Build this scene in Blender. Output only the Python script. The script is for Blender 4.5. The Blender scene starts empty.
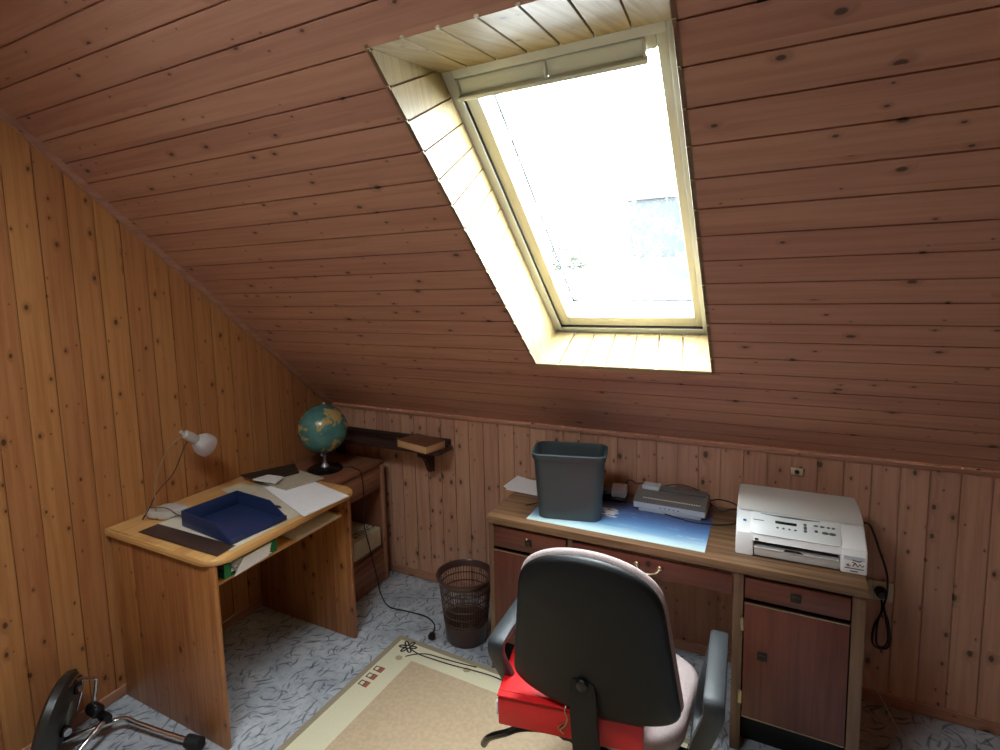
import bpy, bmesh, math, random
from mathutils import Vector, Matrix
random.seed(7)
C = bpy.context.scene.collection
SC = bpy.context.scene
PI = math.pi

# ------------------------------------------------------------------ node helpers
def lin(r, g, b):
    f = lambda c: (c/255/12.92) if c/255 <= .04045 else ((c/255+.055)/1.055)**2.4
    return (f(r), f(g), f(b), 1)

class NT:
    def __init__(s, name):
        s.m = bpy.data.materials.new(name); s.m.use_nodes = True
        s.t = s.m.node_tree; s.t.nodes.clear()
        s.out = s.n('ShaderNodeOutputMaterial')
    def n(s, k, **kw):
        d = s.t.nodes.new(k)
        for a, v in kw.items(): setattr(d, a, v)
        return d
    def l(s, a, b): s.t.links.new(a, b)
    def put(s, sock, v):
        if isinstance(v, bpy.types.NodeSocket): s.l(v, sock)
        elif v is not None: sock.default_value = v
    def math(s, op, a, b=None, c=None, clamp=False):
        d = s.n('ShaderNodeMath', operation=op, use_clamp=clamp)
        s.put(d.inputs[0], a); s.put(d.inputs[1], b)
        if c is not None: s.put(d.inputs[2], c)
        return d.outputs[0]
    def mix(s, f, a, b, kind='MIX'):
        d = s.n('ShaderNodeMix', data_type='RGBA', blend_type=kind)
        s.put(d.inputs[0], f); s.put(d.inputs[6], a); s.put(d.inputs[7], b)
        return d.outputs[2]
    def xyz(s, x, y, z=0.0):
        d = s.n('ShaderNodeCombineXYZ'); s.put(d.inputs[0], x); s.put(d.inputs[1], y); s.put(d.inputs[2], z)
        return d.outputs[0]
    def sep(s, v):
        d = s.n('ShaderNodeSeparateXYZ'); s.l(v, d.inputs[0]); return d.outputs
    def noise(s, vec, scale, detail=2, rough=.5, dist=0):
        d = s.n('ShaderNodeTexNoise'); s.l(vec, d.inputs['Vector'])
        d.inputs['Scale'].default_value = scale; d.inputs['Detail'].default_value = detail
        d.inputs['Roughness'].default_value = rough; d.inputs['Distortion'].default_value = dist
        return d.outputs['Fac']
    def ramp(s, f, stops):
        d = s.n('ShaderNodeValToRGB'); s.put(d.inputs[0], f)
        e = d.color_ramp.elements
        while len(e) < len(stops): e.new(.5)
        for x, (p, c) in zip(e, stops): x.position = p; x.color = c if len(c) == 4 else (*c, 1)
        return d.outputs[0]
    def step(s, f, lo, hi):
        d = s.n('ShaderNodeMapRange', interpolation_type='SMOOTHSTEP'); s.put(d.inputs[0], f)
        d.inputs[1].default_value = lo; d.inputs[2].default_value = hi
        return d.outputs[0]
    def bsdf(s, col, rough=.5, metal=0, bump=None, bstr=.1, spec=.5, bdist=.001, **kw):
        b = s.n('ShaderNodeBsdfPrincipled')
        s.put(b.inputs['Base Color'], col); s.put(b.inputs['Roughness'], rough)
        b.inputs['Metallic'].default_value = metal; b.inputs['Specular IOR Level'].default_value = spec
        for k, v in kw.items(): s.put(b.inputs[k.replace('_', ' ')], v)
        if bump is not None:
            n = s.n('ShaderNodeBump'); n.inputs['Strength'].default_value = bstr; n.inputs['Distance'].default_value = bdist
            s.l(bump, n.inputs['Height']); s.l(n.outputs[0], b.inputs['Normal'])
        return b
    def done(s, b):
        s.l(b.outputs[0], s.out.inputs[0]); return s.m

def plain(name, col, rough=.5, metal=0, spec=.5, noise=0, nscale=60, bump=0, **kw):
    t = NT(name); tc = t.n('ShaderNodeTexCoord').outputs['Object']
    n = t.noise(tc, nscale, 3)
    c = col
    if noise:
        k = tuple(max(0, x*(1-noise)) for x in col[:3])+(1,)
        k2 = tuple(min(1, x*(1+noise)) for x in col[:3])+(1,)
        c = t.mix(t.step(n, .3, .7), k, k2)
    return t.done(t.bsdf(c, rough, metal, n if bump else None, bump, spec, **kw))

def wood(name, light, dark, pitch=.09, knots=.3, rough=.45, spec=.4, var=.25, seam=0.0, grain=1.0, ksize=1.0):
    """boards: UV u = metres along the grain, v = metres across, one board every pitch"""
    t = NT(name)
    uv = t.sep(t.n('ShaderNodeUVMap').outputs[0]); u, v = uv[0], uv[1]
    bid = t.math('FLOOR', t.math('DIVIDE', v, pitch))
    wn = t.n('ShaderNodeTexWhiteNoise', noise_dimensions='1D'); t.l(bid, wn.inputs['W'])
    r = wn.outputs['Value']
    uo = t.math('ADD', u, t.math('MULTIPLY', r, 37.0))
    # knots
    kv = t.xyz(t.math('MULTIPLY', uo, 10.0), t.math('MULTIPLY', v, 16.0), 0.0)
    vo = t.n('ShaderNodeTexVoronoi', voronoi_dimensions='2D'); t.l(kv, vo.inputs['Vector']); vo.inputs['Scale'].default_value = 1
    kc = t.sep(vo.outputs['Color'])
    dist = vo.outputs['Distance']
    gate = t.math('GREATER_THAN', kc[0], 1-knots)
    size = t.math('MULTIPLY_ADD', t.math('POWER', kc[1], 2.5), .10*ksize, .03*ksize)
    kd = t.math('DIVIDE', dist, size)
    kn = t.math('MULTIPLY', t.math('SUBTRACT', 1.0, t.step(kd, .65, 1.25)), gate)
    halo = t.math('MULTIPLY', t.math('SUBTRACT', 1.0, t.step(kd, .8, 3.6)), gate)
    # grain lines bend around the knots
    gv = t.xyz(t.math('MULTIPLY', uo, 1.3), t.math('ADD', t.math('MULTIPLY', v, 30.0), t.math('MULTIPLY', halo, .9)), t.math('MULTIPLY', r, 9.0))
    g1 = t.noise(gv, 1.6, 4, .6, .35)
    fv = t.xyz(t.math('MULTIPLY', uo, 14.0), t.math('MULTIPLY', v, 420.0), r)
    g2 = t.noise(fv, 1.0, 2)
    g = t.math('ADD', t.math('MULTIPLY', t.step(g1, .32, .68), .75), t.math('MULTIPLY', g2, .25))
    g = t.math('POWER', g, 1.3)
    g = t.math('MULTIPLY', g, grain)
    c = t.mix(t.math('MULTIPLY', g, 1.0), light, dark)
    hsv = t.n('ShaderNodeHueSaturation'); t.l(c, hsv.inputs['Color'])
    t.l(t.math('MULTIPLY_ADD', t.math('SUBTRACT', r, .5), var*1.6, 1.0), hsv.inputs['Value'])
    t.l(t.math('MULTIPLY_ADD', t.math('SUBTRACT', r, .5), .008, .5), hsv.inputs['Hue'])
    c = hsv.outputs[0]
    kdark = tuple(x*.16 for x in dark[:3])+(1,)
    kring = tuple(x*.62 for x in dark[:3])+(1,)
    c = t.mix(t.math('MULTIPLY', halo, .42), c, kring)
    c = t.mix(t.math('MULTIPLY', kn, .88), c, kdark)
    if seam:
        fr = t.math('FRACT', t.math('DIVIDE', v, pitch))
        e = t.math('ABSOLUTE', t.math('SUBTRACT', fr, .5))
        c = t.mix(t.math('MULTIPLY', t.step(e, .488, .498), seam), c, kring)
    ro = t.math('MULTIPLY_ADD', g, .12, rough)
    return t.done(t.bsdf(c, ro, 0, g, .25, spec, .0006))

M = {}
M['ceil'] = wood('ceiling_boards', lin(188, 140, 116), lin(170, 122, 98), .099, .36, .5, .3, .08)
M['wall_l'] = wood('side_wall_boards', lin(176, 121, 74), lin(154, 98, 55), .1, .42, .42, .35, .10)
M['wall_b'] = wood('back_wall_boards', lin(192, 146, 120), lin(170, 124, 98), .09, .66, .45, .35, .10, 0.0, 1.0, 1.25)
M['pale'] = wood('pale_pine', lin(150, 132, 92), lin(122, 104, 68), .1, .14, .45, .35, .10)
M['trimw'] = wood('trim_wood', lin(170, 124, 100), lin(144, 98, 76), .5, .1, .45, .3, .1)
M['pine'] = wood('varnished_pine', lin(160, 106, 60), lin(128, 74, 38), .085, .32, .3, .5, .16, .3, 1.0, 1.3)
M['pinetop'] = wood('varnished_pine_top', lin(216, 168, 106), lin(192, 140, 80), .07, .07, .28, .5, .12, .2)
M['oak'] = wood('oak_veneer', lin(134, 102, 72), lin(82, 58, 40), .4, 0, .35, .45, .05)
M['oakdk'] = wood('oak_carcass', lin(116, 88, 66), lin(84, 62, 46), .3, 0, .45, .35, .08)
M['maho'] = wood('red_stained_front', lin(100, 52, 38), lin(76, 36, 26), .5, .03, .35, .45, .12)
M['cabw'] = wood('red_pine_cabinet', lin(146, 96, 70), lin(116, 70, 50), .08, .2, .4, .4, .15)
M['dark'] = wood('dark_stained_shelf', lin(62, 42, 36), lin(42, 28, 24), .3, 0, .45, .4, .1)
M['back'] = plain('dark_backing', lin(46, 28, 18), .9)
M['white'] = plain('white_lacquer', lin(196, 202, 202), .35)
M['cream'] = plain('cream_lacquer', lin(194, 194, 182), .35)
M['flap'] = plain('flap_white', lin(228, 238, 238), .3)
M['grey_gasket'] = plain('grey_gasket', lin(40, 46, 52), .5)
M['blackp'] = plain('black_plastic', lin(8, 11, 13), .5, noise=.08, nscale=300, bump=.15, spec=.35)
M['armp'] = plain('black_armrest_plastic', lin(36, 41, 44), .5, noise=.12, nscale=500, bump=.3)
M['blackm'] = plain('black_gloss', lin(16, 16, 17), .25)
M['cable'] = plain('black_cable', lin(22, 20, 20), .5)
M['brcable'] = plain('brown_cable', lin(62, 34, 26), .5)
M['wcable'] = plain('white_cable', lin(150, 142, 132), .5)
M['chrome'] = plain('chrome', lin(205, 205, 205), .15, 1)
M['brass'] = plain('brass', lin(176, 156, 124), .3, 1)
M['bronze'] = plain('dark_bronze', lin(58, 48, 40), .45, .7)
M['stemm'] = plain('amber_stem', lin(150, 118, 84), .3)
M['steel'] = plain('brushed_silver', lin(176, 178, 182), .35, .6)
M['silverp'] = plain('silver_plastic', lin(200, 206, 214), .35, .15)
M['greyp'] = plain('grey_plastic', lin(112, 108, 104), .4)
M['printer'] = plain('printer_white', lin(238, 240, 240), .4, noise=.02, nscale=400)
M['printer2'] = plain('printer_lid_grey', lin(206, 206, 202), .45)
M['panelg'] = plain('printer_panel', lin(226, 232, 232), .3)
M['btn'] = plain('grey_buttons', lin(92, 94, 96), .4)
M['dkbtn'] = plain('dark_display', lin(30, 32, 36), .2)
M['blue'] = plain('navy_plastic', lin(36, 50, 88), .35)
M['bluelogo'] = plain('blue_mark', lin(50, 90, 160), .4)
M['paper'] = plain('white_paper', lin(240, 240, 240), .8, noise=.02)
M['paper2'] = plain('printed_paper', lin(214, 212, 206), .8, noise=.06, nscale=40)
M['cream_card'] = plain('cream_card', lin(196, 184, 156), .8, noise=.05, nscale=20)
M['blotter'] = plain('desk_pad_sheet', lin(206, 196, 176), .7, noise=.04, nscale=12)
M['leath'] = plain('brown_leather', lin(62, 44, 38), .5, noise=.15, nscale=200, bump=.3)
M['folder'] = plain('grey_folder', lin(178, 168, 146), .6, noise=.08, nscale=20)
M['folderd'] = plain('dark_folder', lin(44, 36, 30), .5)
M['green'] = plain('green_card', lin(24, 120, 66), .5)
M['red'] = plain('red_card', lin(206, 22, 26), .42, noise=.06, nscale=8)
M['redd'] = plain('red_card_crease', lin(132, 12, 16), .5)
M['rubber'] = plain('black_rubber', lin(20, 20, 20), .7)
M['bin'] = plain('anthracite_plastic', lin(58, 66, 70), .42, noise=.06, nscale=300, bump=.1)
M['basket'] = plain('brown_basket_plastic', lin(70, 48, 42), .28)
M['bookc'] = plain('brown_book_cover', lin(112, 70, 46), .55, noise=.2, nscale=30)
M['pages'] = plain('aged_pages', lin(196, 152, 108), .8, noise=.1, nscale=150)
M['ink'] = plain('black_ink', lin(28, 24, 24), .7)
M['socket'] = plain('ivory_socket', lin(196, 180, 146), .4)
M['socketd'] = plain('socket_hole', lin(40, 34, 30), .6)
M['housing'] = plain('charcoal_housing', lin(40, 38, 34), .38)
M['greyspot'] = plain('grey_emblem', lin(120, 124, 108), .5)
M['binding'] = plain('rug_binding', lin(150, 136, 112), .95, noise=.12, nscale=250, bump=.6)
M['rcream'] = plain('rug_cream', lin(216, 208, 176), .95, noise=.07, nscale=300, bump=.6)
M['rtan'] = plain('rug_tan', lin(192, 168, 136), .95, noise=.07, nscale=60, bump=.6)
M['rblack'] = plain('rug_black_pile', lin(46, 40, 38), .95)
M['rred'] = plain('rug_rust_pile', lin(150, 84, 66), .95)
M['rgrey'] = plain('rug_taupe_pile', lin(168, 152, 116), .95)

def m_fabric():
    t = NT('pink_grey_fabric'); tc = t.n('ShaderNodeTexCoord').outputs['Object']
    a = t.noise(tc, 420, 3, .8); b = t.noise(tc, 60, 2)
    c = t.ramp(a, [(.3, lin(148, 128, 126)), (.5, lin(186, 170, 166)), (.7, lin(206, 196, 190))])
    c = t.mix(t.math('MULTIPLY', b, .4), c, lin(160, 140, 142))
    return t.done(t.bsdf(c, .95, 0, a, .5, .2, .002))
M['fabric'] = m_fabric()

def m_carpet():
    t = NT('blue_grey_carpet'); tc = t.n('ShaderNodeTexCoord').outputs['Object']
    base = t.noise(tc, 5, 4, .65); fib = t.noise(tc, 420, 2); mid = t.noise(tc, 30, 3, .7)
    c = t.ramp(base, [(.3, lin(160, 164, 168)), (.5, lin(186, 190, 194)), (.72, lin(210, 212, 214))])
    c = t.mix(t.step(mid, .45, .75), c, lin(150, 156, 166))
    # brush-like strokes: one short bent dash in most cells
    sx = t.sep(tc); wob = t.math('MULTIPLY', t.math('SUBTRACT', t.noise(tc, 16, 2), .5), .5)
    for sc, ox, L_, w_, amp, dens, dark in ((11, 0, .50, .068, 2.0, .75, .62), (14, 3.3, .46, .075, 2.4, .7, .55), (9, 7.7, .50, .055, 1.5, .7, .62), (20, 1.9, .42, .10, 3.0, .5, .45)):
        v = t.xyz(t.math('MULTIPLY_ADD', sx[0], sc, ox), t.math('MULTIPLY_ADD', sx[1], sc, ox*1.7), 0.0)
        vo = t.n('ShaderNodeTexVoronoi', voronoi_dimensions='2D'); t.l(v, vo.inputs['Vector']); vo.inputs['Scale'].default_value = 1
        d = t.n('ShaderNodeVectorMath', operation='SUBTRACT'); t.l(v, d.inputs[0]); t.l(vo.outputs['Position'], d.inputs[1])
        p = t.sep(d.outputs[0]); k = t.sep(vo.outputs['Color'])
        an = t.math('MULTIPLY_ADD', t.math('SUBTRACT', k[0], .5), amp, 1.25)
        ca, sa = t.math('COSINE', an), t.math('SINE', an)
        x = t.math('ADD', t.math('MULTIPLY', p[0], ca), t.math('MULTIPLY', p[1], sa))
        y = t.math('SUBTRACT', t.math('MULTIPLY', p[1], ca), t.math('MULTIPLY', p[0], sa))
        y = t.math('ADD', y, t.math('MULTIPLY', t.math('MULTIPLY', x, x), t.math('MULTIPLY_ADD', k[1], 2.4, -1.2)))
        y = t.math('ADD', y, t.math('MULTIPLY', wob, .25))
        q = t.math('DIVIDE', x, L_)
        w = t.math('MULTIPLY', t.math('SUBTRACT', 1.0, t.math('MULTIPLY', q, q)), w_)
        m = t.step(t.math('SUBTRACT', w, t.math('ABSOLUTE', y)), 0.0, .03)
        m = t.math('MULTIPLY', m, t.math('LESS_THAN', k[2], dens))
        c = t.mix(t.math('MULTIPLY', m, dark), c, lin(64, 72, 84))
    c = t.mix(t.math('MULTIPLY', t.step(fib, .3, .7), .3), c, lin(90, 96, 108))
    return t.done(t.bsdf(c, 1, 0, fib, .8, .1, .003))
M['carpet'] = m_carpet()

def m_mat():
    t = NT('blue_picture_mat'); tc = t.sep(t.n('ShaderNodeTexCoord').outputs['Generated'])
    v = t.xyz(t.math('MULTIPLY', tc[0], 3.0), t.math('MULTIPLY', tc[1], 9.0))
    n = t.noise(v, 1.4, 5, .6, .6)
    y = t.math('ADD', tc[1], t.math('MULTIPLY', t.math('SUBTRACT', n, .5), .16))
    c = t.ramp(y, [(0.0, lin(206, 226, 222)), (.10, lin(186, 216, 226)), (.24, lin(122, 168, 208)), (.45, lin(84, 128, 186)), (.7, lin(70, 92, 146)), (1.0, lin(70, 66, 92))])
    cl = t.noise(t.xyz(t.math('MULTIPLY', tc[0], 5.0), t.math('MULTIPLY', tc[1], 9.0), 4.0), 1.6, 6, .7, .4)
    c = t.mix(t.math('MULTIPLY', t.step(cl, .56, .72), .5), c, lin(206, 220, 232))
    return t.done(t.bsdf(c, .35, 0, None, .1, .5))
M['mat'] = m_mat()

def m_globe():
    t = NT('globe_map'); tc = t.n('ShaderNodeTexCoord').outputs['Object']
    n = t.noise(tc, 7.5, 5, .55, .3); n2 = t.noise(tc, 30, 3)
    land = t.step(n, .515, .54)
    lc = t.ramp(n2, [(.3, lin(130, 138, 92)), (.5, lin(186, 156, 92)), (.7, lin(168, 126, 80))])
    sea = t.ramp(t.noise(tc, 12, 3), [(.3, lin(52, 102, 100)), (.7, lin(92, 138, 128))])
    c = t.mix(land, sea, lc)
    return t.done(t.bsdf(c, .25))
M['globe'] = m_globe()

def m_glass(name, tint, droplets=False, haze=.12):
    t = NT(name)
    tr = t.n('ShaderNodeBsdfTransparent'); tr.inputs[0].default_value = tint
    gl = t.n('ShaderNodeBsdfGlossy'); gl.inputs['Roughness'].default_value = .03
    m = t.n('ShaderNodeMixShader'); fr = t.n('ShaderNodeFresnel'); fr.inputs[0].default_value = 1.3
    t.l(t.math('MULTIPLY', fr.outputs[0], t.math('SUBTRACT', 1.0, t.n('ShaderNodeNewGeometry').outputs['Backfacing'])), m.inputs[0]); t.l(tr.outputs[0], m.inputs[1]); t.l(gl.outputs[0], m.inputs[2])
    o = m.outputs[0]
    tl = t.n('ShaderNodeBsdfTranslucent'); tl.inputs[0].default_value = (.95, .97, 1, 1)
    m2 = t.n('ShaderNodeMixShader'); m2.inputs[0].default_value = haze
    if droplets:
        tc = t.n('ShaderNodeTexCoord').outputs['Object']
        s_ = t.n('ShaderNodeMapping'); t.l(tc, s_.inputs[0]); s_.inputs['Scale'].default_value = (1, .55, .55)
        vo = t.n('ShaderNodeTexVoronoi'); t.l(s_.outputs[0], vo.inputs['Vector']); vo.inputs['Scale'].default_value = 170
        g = t.step(t.noise(s_.outputs[0], 22, 3, .7), .46, .66)
        d = t.math('MULTIPLY', t.math('SUBTRACT', 1.0, t.step(vo.outputs['Distance'], .28, .42)), g)
        t.l(t.math('MULTIPLY_ADD', d, .13, haze), m2.inputs[0])
    t.l(o, m2.inputs[1]); t.l(tl.outputs[0], m2.inputs[2])
    t.l(m2.outputs[0], t.out.inputs[0]); return t.m
M['pane'] = m_glass('wet_window_glass', (.97, .985, .98, 1), True, .003)
M['clearpane'] = m_glass('clear_window_glass', (.97, .985, .98, 1), False, .05)
M['lampglass'] = m_glass('frosted_lamp_glass', (.95, .93, .9, 1), False, .62)

def m_snow():
    t = NT('wet_snow'); tc = t.n('ShaderNodeTexCoord').outputs['Object']
    a = t.n('ShaderNodeBsdfDiffuse'); a.inputs[0].default_value = (.9, .92, .94, 1)
    b = t.n('ShaderNodeBsdfTranslucent'); b.inputs[0].default_value = (.93, .95, .97, 1)
    m = t.n('ShaderNodeMixShader'); m.inputs[0].default_value = .85
    t.l(a.outputs[0], m.inputs[1]); t.l(b.outputs[0], m.inputs[2]); t.l(m.outputs[0], t.out.inputs[0]); return t.m
M['snow'] = m_snow()
M['lampbase'] = plain('milky_lamp_plastic', lin(214, 206, 196), .2, Transmission_Weight=.35)
M['render_wall'] = plain('slate_facade', lin(11, 21, 26), .8, noise=.05, nscale=1)
M['render_wall2'] = plain('grey_garage_render', lin(22, 24, 25), .8, noise=.05, nscale=1)
M['roofm'] = plain('roof_edge_metal', lin(8, 10, 12), .6)
M['leaf'] = plain('leaves', lin(22, 36, 12), .7, noise=.4, nscale=4)
M['bark'] = plain('bark', lin(70, 56, 44), .9, noise=.3, nscale=10)
M['plaster'] = plain('warm_plaster', lin(190, 160, 128), .9)

# ------------------------------------------------------------------ mesh helpers
def BM(): return bmesh.new()
def I(): return Matrix.Identity(4)
def T(x, y, z): return Matrix.Translation((x, y, z))
def RZ(a): return Matrix.Rotation(a, 4, 'Z')
def RX(a): return Matrix.Rotation(a, 4, 'X')
def RY(a): return Matrix.Rotation(a, 4, 'Y')

def hexa(bm, P, bev=0, mi=0, seg=2):
    """P: 8 points, bottom ring 0-3 counter-clockwise then top ring 4-7"""
    vs = [bm.verts.new(p) for p in P]
    fs = [bm.faces.new([vs[i] for i in q]) for q in ((3, 2, 1, 0), (4, 5, 6, 7), (0, 1, 5, 4), (1, 2, 6, 5), (2, 3, 7, 6), (3, 0, 4, 7))]
    for f in fs: f.material_index = mi
    if bev:
        es = list({e for f in fs for e in f.edges})
        r = bmesh.ops.bevel(bm, geom=es, offset=bev, segments=seg, profile=.5, affect='EDGES')
        for f in r['faces']: f.material_index = mi
def box(bm, x0, x1, y0, y1, z0, z1, bev=0, M_=None, mi=0, seg=2):
    P = [Vector(p) for p in ((x0, y0, z0), (x1, y0, z0), (x1, y1, z0), (x0, y1, z0), (x0, y0, z1), (x1, y0, z1), (x1, y1, z1), (x0, y1, z1))]
    if M_ is not None: P = [M_ @ p for p in P]
    hexa(bm, P, bev, mi, seg)
def prism(bm, pts, z0, z1, M_=None, bev=0, mi=0, seg=2, top=None):
    """pts: outline (x, y) counter-clockwise, extruded z0..z1; top: a second outline for z1"""
    M_ = M_ or I(); top = top or pts
    a = [bm.verts.new(M_ @ Vector((x, y, z0))) for x, y in pts]
    b = [bm.verts.new(M_ @ Vector((x, y, z1))) for x, y in top]
    n = len(pts)
    fa = bm.faces.new(a[::-1]); fb = bm.faces.new(b); fa.material_index = fb.material_index = mi
    for i in range(n):
        f = bm.faces.new((a[i], a[(i+1) % n], b[(i+1) % n], b[i])); f.material_index = mi
    if bev:
        es = list(fa.edges)+list(fb.edges)
        r = bmesh.ops.bevel(bm, geom=es, offset=bev, segments=seg, profile=.5, affect='EDGES')
        for f in r['faces']: f.material_index = mi
def rrect(x0, x1, y0, y1, r, n=5):
    if not isinstance(r, (list, tuple)): r = (r,)*4
    out = []
    for (cx, cy, a0, q) in ((x1, y0, -PI/2, r[0]), (x1, y1, 0, r[1]), (x0, y1, PI/2, r[2]), (x0, y0, PI, r[3])):
        sx = -1 if cx == x1 else 1; sy = 1 if cy == y0 else -1
        if q <= 1e-6: out.append((cx, cy)); continue
        for k in range(n+1):
            a = a0+k*PI/2/n
            out.append((cx+sx*q+q*math.cos(a), cy+sy*q+q*math.sin(a)))
    return out
def catmull(P, n=6, closed=False):
    P = [Vector(p) for p in P]; out = []
    m = len(P)
    for i in range(m if closed else m-1):
        g = (lambda k: P[k % m]) if closed else (lambda k: P[min(max(k, 0), m-1)])
        p0, p1, p2, p3 = g(i-1), g(i), g(i+1), g(i+2)
        for k in range(n):
            s = k/n
            out.append(.5*((2*p1)+(p2-p0)*s+(2*p0-5*p1+4*p2-p3)*s*s+(3*p1-p0-3*p2+p3)*s**3))
    if not closed: out.append(P[-1])
    return out
def tube(bm, P, r, seg=8, closed=False, smooth=0, mi=0, M_=None, flat=1.0):
    if smooth: P = catmull(P, smooth, closed)
    P = [Vector(p) for p in P]
    if M_ is not None: P = [M_ @ p for p in P]
    n = len(P); rings = []
    rr = r if isinstance(r, (list, tuple)) else [r]*n
    if len(rr) != n: rr = [rr[0]+(rr[-1]-rr[0])*i/(n-1) for i in range(n)]
    up = None
    for i in range(n):
        a = P[(i-1) % n] if (closed or i > 0) else P[i]; b = P[(i+1) % n] if (closed or i < n-1) else P[i]
        t = (b-a).normalized()
        if up is None:
            up = Vector((0, 0, 1)) if abs(t.z) < .9 else Vector((1, 0, 0))
        s = t.cross(up); 
        if s.length < 1e-6: s = t.cross(Vector((1, 0, 0)))
        s.normalize(); up = s.cross(t).normalized()
        rings.append([bm.verts.new(P[i]+(s*math.cos(2*PI*k/seg)+up*flat*math.sin(2*PI*k/seg))*rr[i]) for k in range(seg)])
    for i in range(n if closed else n-1):
        A, B = rings[i], rings[(i+1) % n]
        for k in range(seg):
            f = bm.faces.new((A[k], A[(k+1) % seg], B[(k+1) % seg], B[k])); f.material_index = mi
    if not closed:
        bm.faces.new(rings[0][::-1]).material_index = mi; bm.faces.new(rings[-1]).material_index = mi
def lathe(bm, prof, M_=None, seg=32, mi=0, arc=2*PI, closed_prof=False):
    M_ = M_ or I(); rings = []
    for r, z in prof:
        if r < 1e-6: rings.append([bm.verts.new(M_ @ Vector((0, 0, z)))])
        else: rings.append([bm.verts.new(M_ @ Vector((r*math.cos(2*PI*k/seg), r*math.sin(2*PI*k/seg), z))) for k in range(seg)])
    pairs = list(zip(rings, rings[1:]))
    if closed_prof: pairs.append((rings[-1], rings[0]))
    for A, B in pairs:
        for k in range(seg):
            k2 = (k+1) % seg
            if len(A) == 1 and len(B) == 1: continue
            if len(A) == 1: f = bm.faces.new((A[0], B[k2], B[k]))
            elif len(B) == 1: f = bm.faces.new((A[k], A[k2], B[0]))
            else: f = bm.faces.new((A[k], A[k2], B[k2], B[k]))
            f.material_index = mi
def sphere(bm, c, r, mi=0, seg=16, sc=(1, 1, 1)):
    prof = [(r*math.sin(PI*i/seg), -r*math.cos(PI*i/seg)) for i in range(seg+1)]
    lathe(bm, prof, T(*c) @ Matrix.Diagonal((*sc, 1)), seg*2, mi)

GI = {'x': 0, 'y': 1, 'z': 2}
def uvmap(me, grain, off):
    uv = me.uv_layers.new(name='UVMap').data
    g = GI[grain]
    for p in me.polygons:
        n = p.normal; ax = max(range(3), key=lambda i: abs(n[i]))
        if ax == g:
            o = [i for i in range(3) if i != g]; ua, va = o
        else:
            ua = g; va = [i for i in range(3) if i not in (g, ax)][0]
        for li in p.loop_indices:
            co = me.vertices[me.loops[li].vertex_index].co
            uv[li].uv = (co[ua]+off, co[va]+off*.37)
def obj(name, bm, mats, parent=None, grain='x', smooth=35, uv=True, off=None, recalc=True):
    if recalc: bmesh.ops.recalc_face_normals(bm, faces=bm.faces)
    me = bpy.data.meshes.new(name)
    if parent is not None:
        W = Matrix.Identity(4); q = parent
        W = q.get('_w') and Matrix([list(r) for r in WM[q.name]]) or WM[q.name]
        bm.transform(W.inverted())
    bm.to_mesh(me); bm.free()
    for m in (mats if isinstance(mats, (list, tuple)) else [mats]): me.materials.append(M[m])
    if uv: uvmap(me, grain, random.uniform(0, 20) if off is None else off)
    if smooth:
        for p in me.polygons: p.use_smooth = True
        me.set_sharp_from_angle(angle=math.radians(smooth))
    o = bpy.data.objects.new(name, me); C.objects.link(o)
    if parent is not None: o.parent = parent
    WM[o.name] = WM[parent.name] if parent is not None else Matrix.Identity(4)
    return o
WM = {}
def tag(o, label=None, cat=None, group=None, kind=None):
    if label: o['label'] = label
    if cat: o['category'] = cat
    if group: o['group'] = group
    if kind: o['kind'] = kind
    return o
def thing(name, label, cat, loc=(0, 0, 0), rz=0, group=None):
    o = bpy.data.objects.new(name, None); C.objects.link(o); o.empty_display_size = .05
    o.location = loc; o.rotation_euler = (0, 0, rz)
    WM[o.name] = T(*loc) @ RZ(rz)
    return tag(o, label, cat, group)
def single(name, bm, mats, label, cat, loc, group=None, **kw):
    """a thing that is one mesh, its origin at its base"""
    bm.transform(T(*loc).inverted())
    o = obj(name, bm, mats, None, **kw); o.location = loc
    WM[o.name] = T(*loc)
    return tag(o, label, cat, group)
def struct(name, bm, mats, **kw):
    o = obj(name, bm, mats, None, **kw); o['kind'] = 'structure'; return o
def text(name, s, size, M_, mat, parent, depth=.0004):
    cu = bpy.data.curves.new(name, 'FONT'); cu.body = s; cu.size = size; cu.extrude = depth; cu.align_x = 'CENTER'; cu.align_y = 'CENTER'
    o = bpy.data.objects.new(name, cu); C.objects.link(o)
    dg = bpy.context.evaluated_depsgraph_get()
    me = bpy.data.meshes.new_from_object(o.evaluated_get(dg)); bpy.data.objects.remove(o)
    me.transform(WM[parent.name].inverted() @ M_); me.materials.clear(); me.materials.append(M[mat])
    r = bpy.data.objects.new(name, me); C.objects.link(r); r.parent = parent; WM[r.name] = WM[parent.name]
    return r

# ------------------------------------------------------------------ room
H = 1.0097; A = .719; CA, SA = math.cos(A), math.sin(A)
XR, YF, ZT = 4.3, -4.9, 2.72
def SL(x, s, d=0): return Vector((x, -s*CA+d*SA, H+s*SA+d*CA))   # on the slope: along it s, outward d
S_TOP = (ZT-H)/SA

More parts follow.
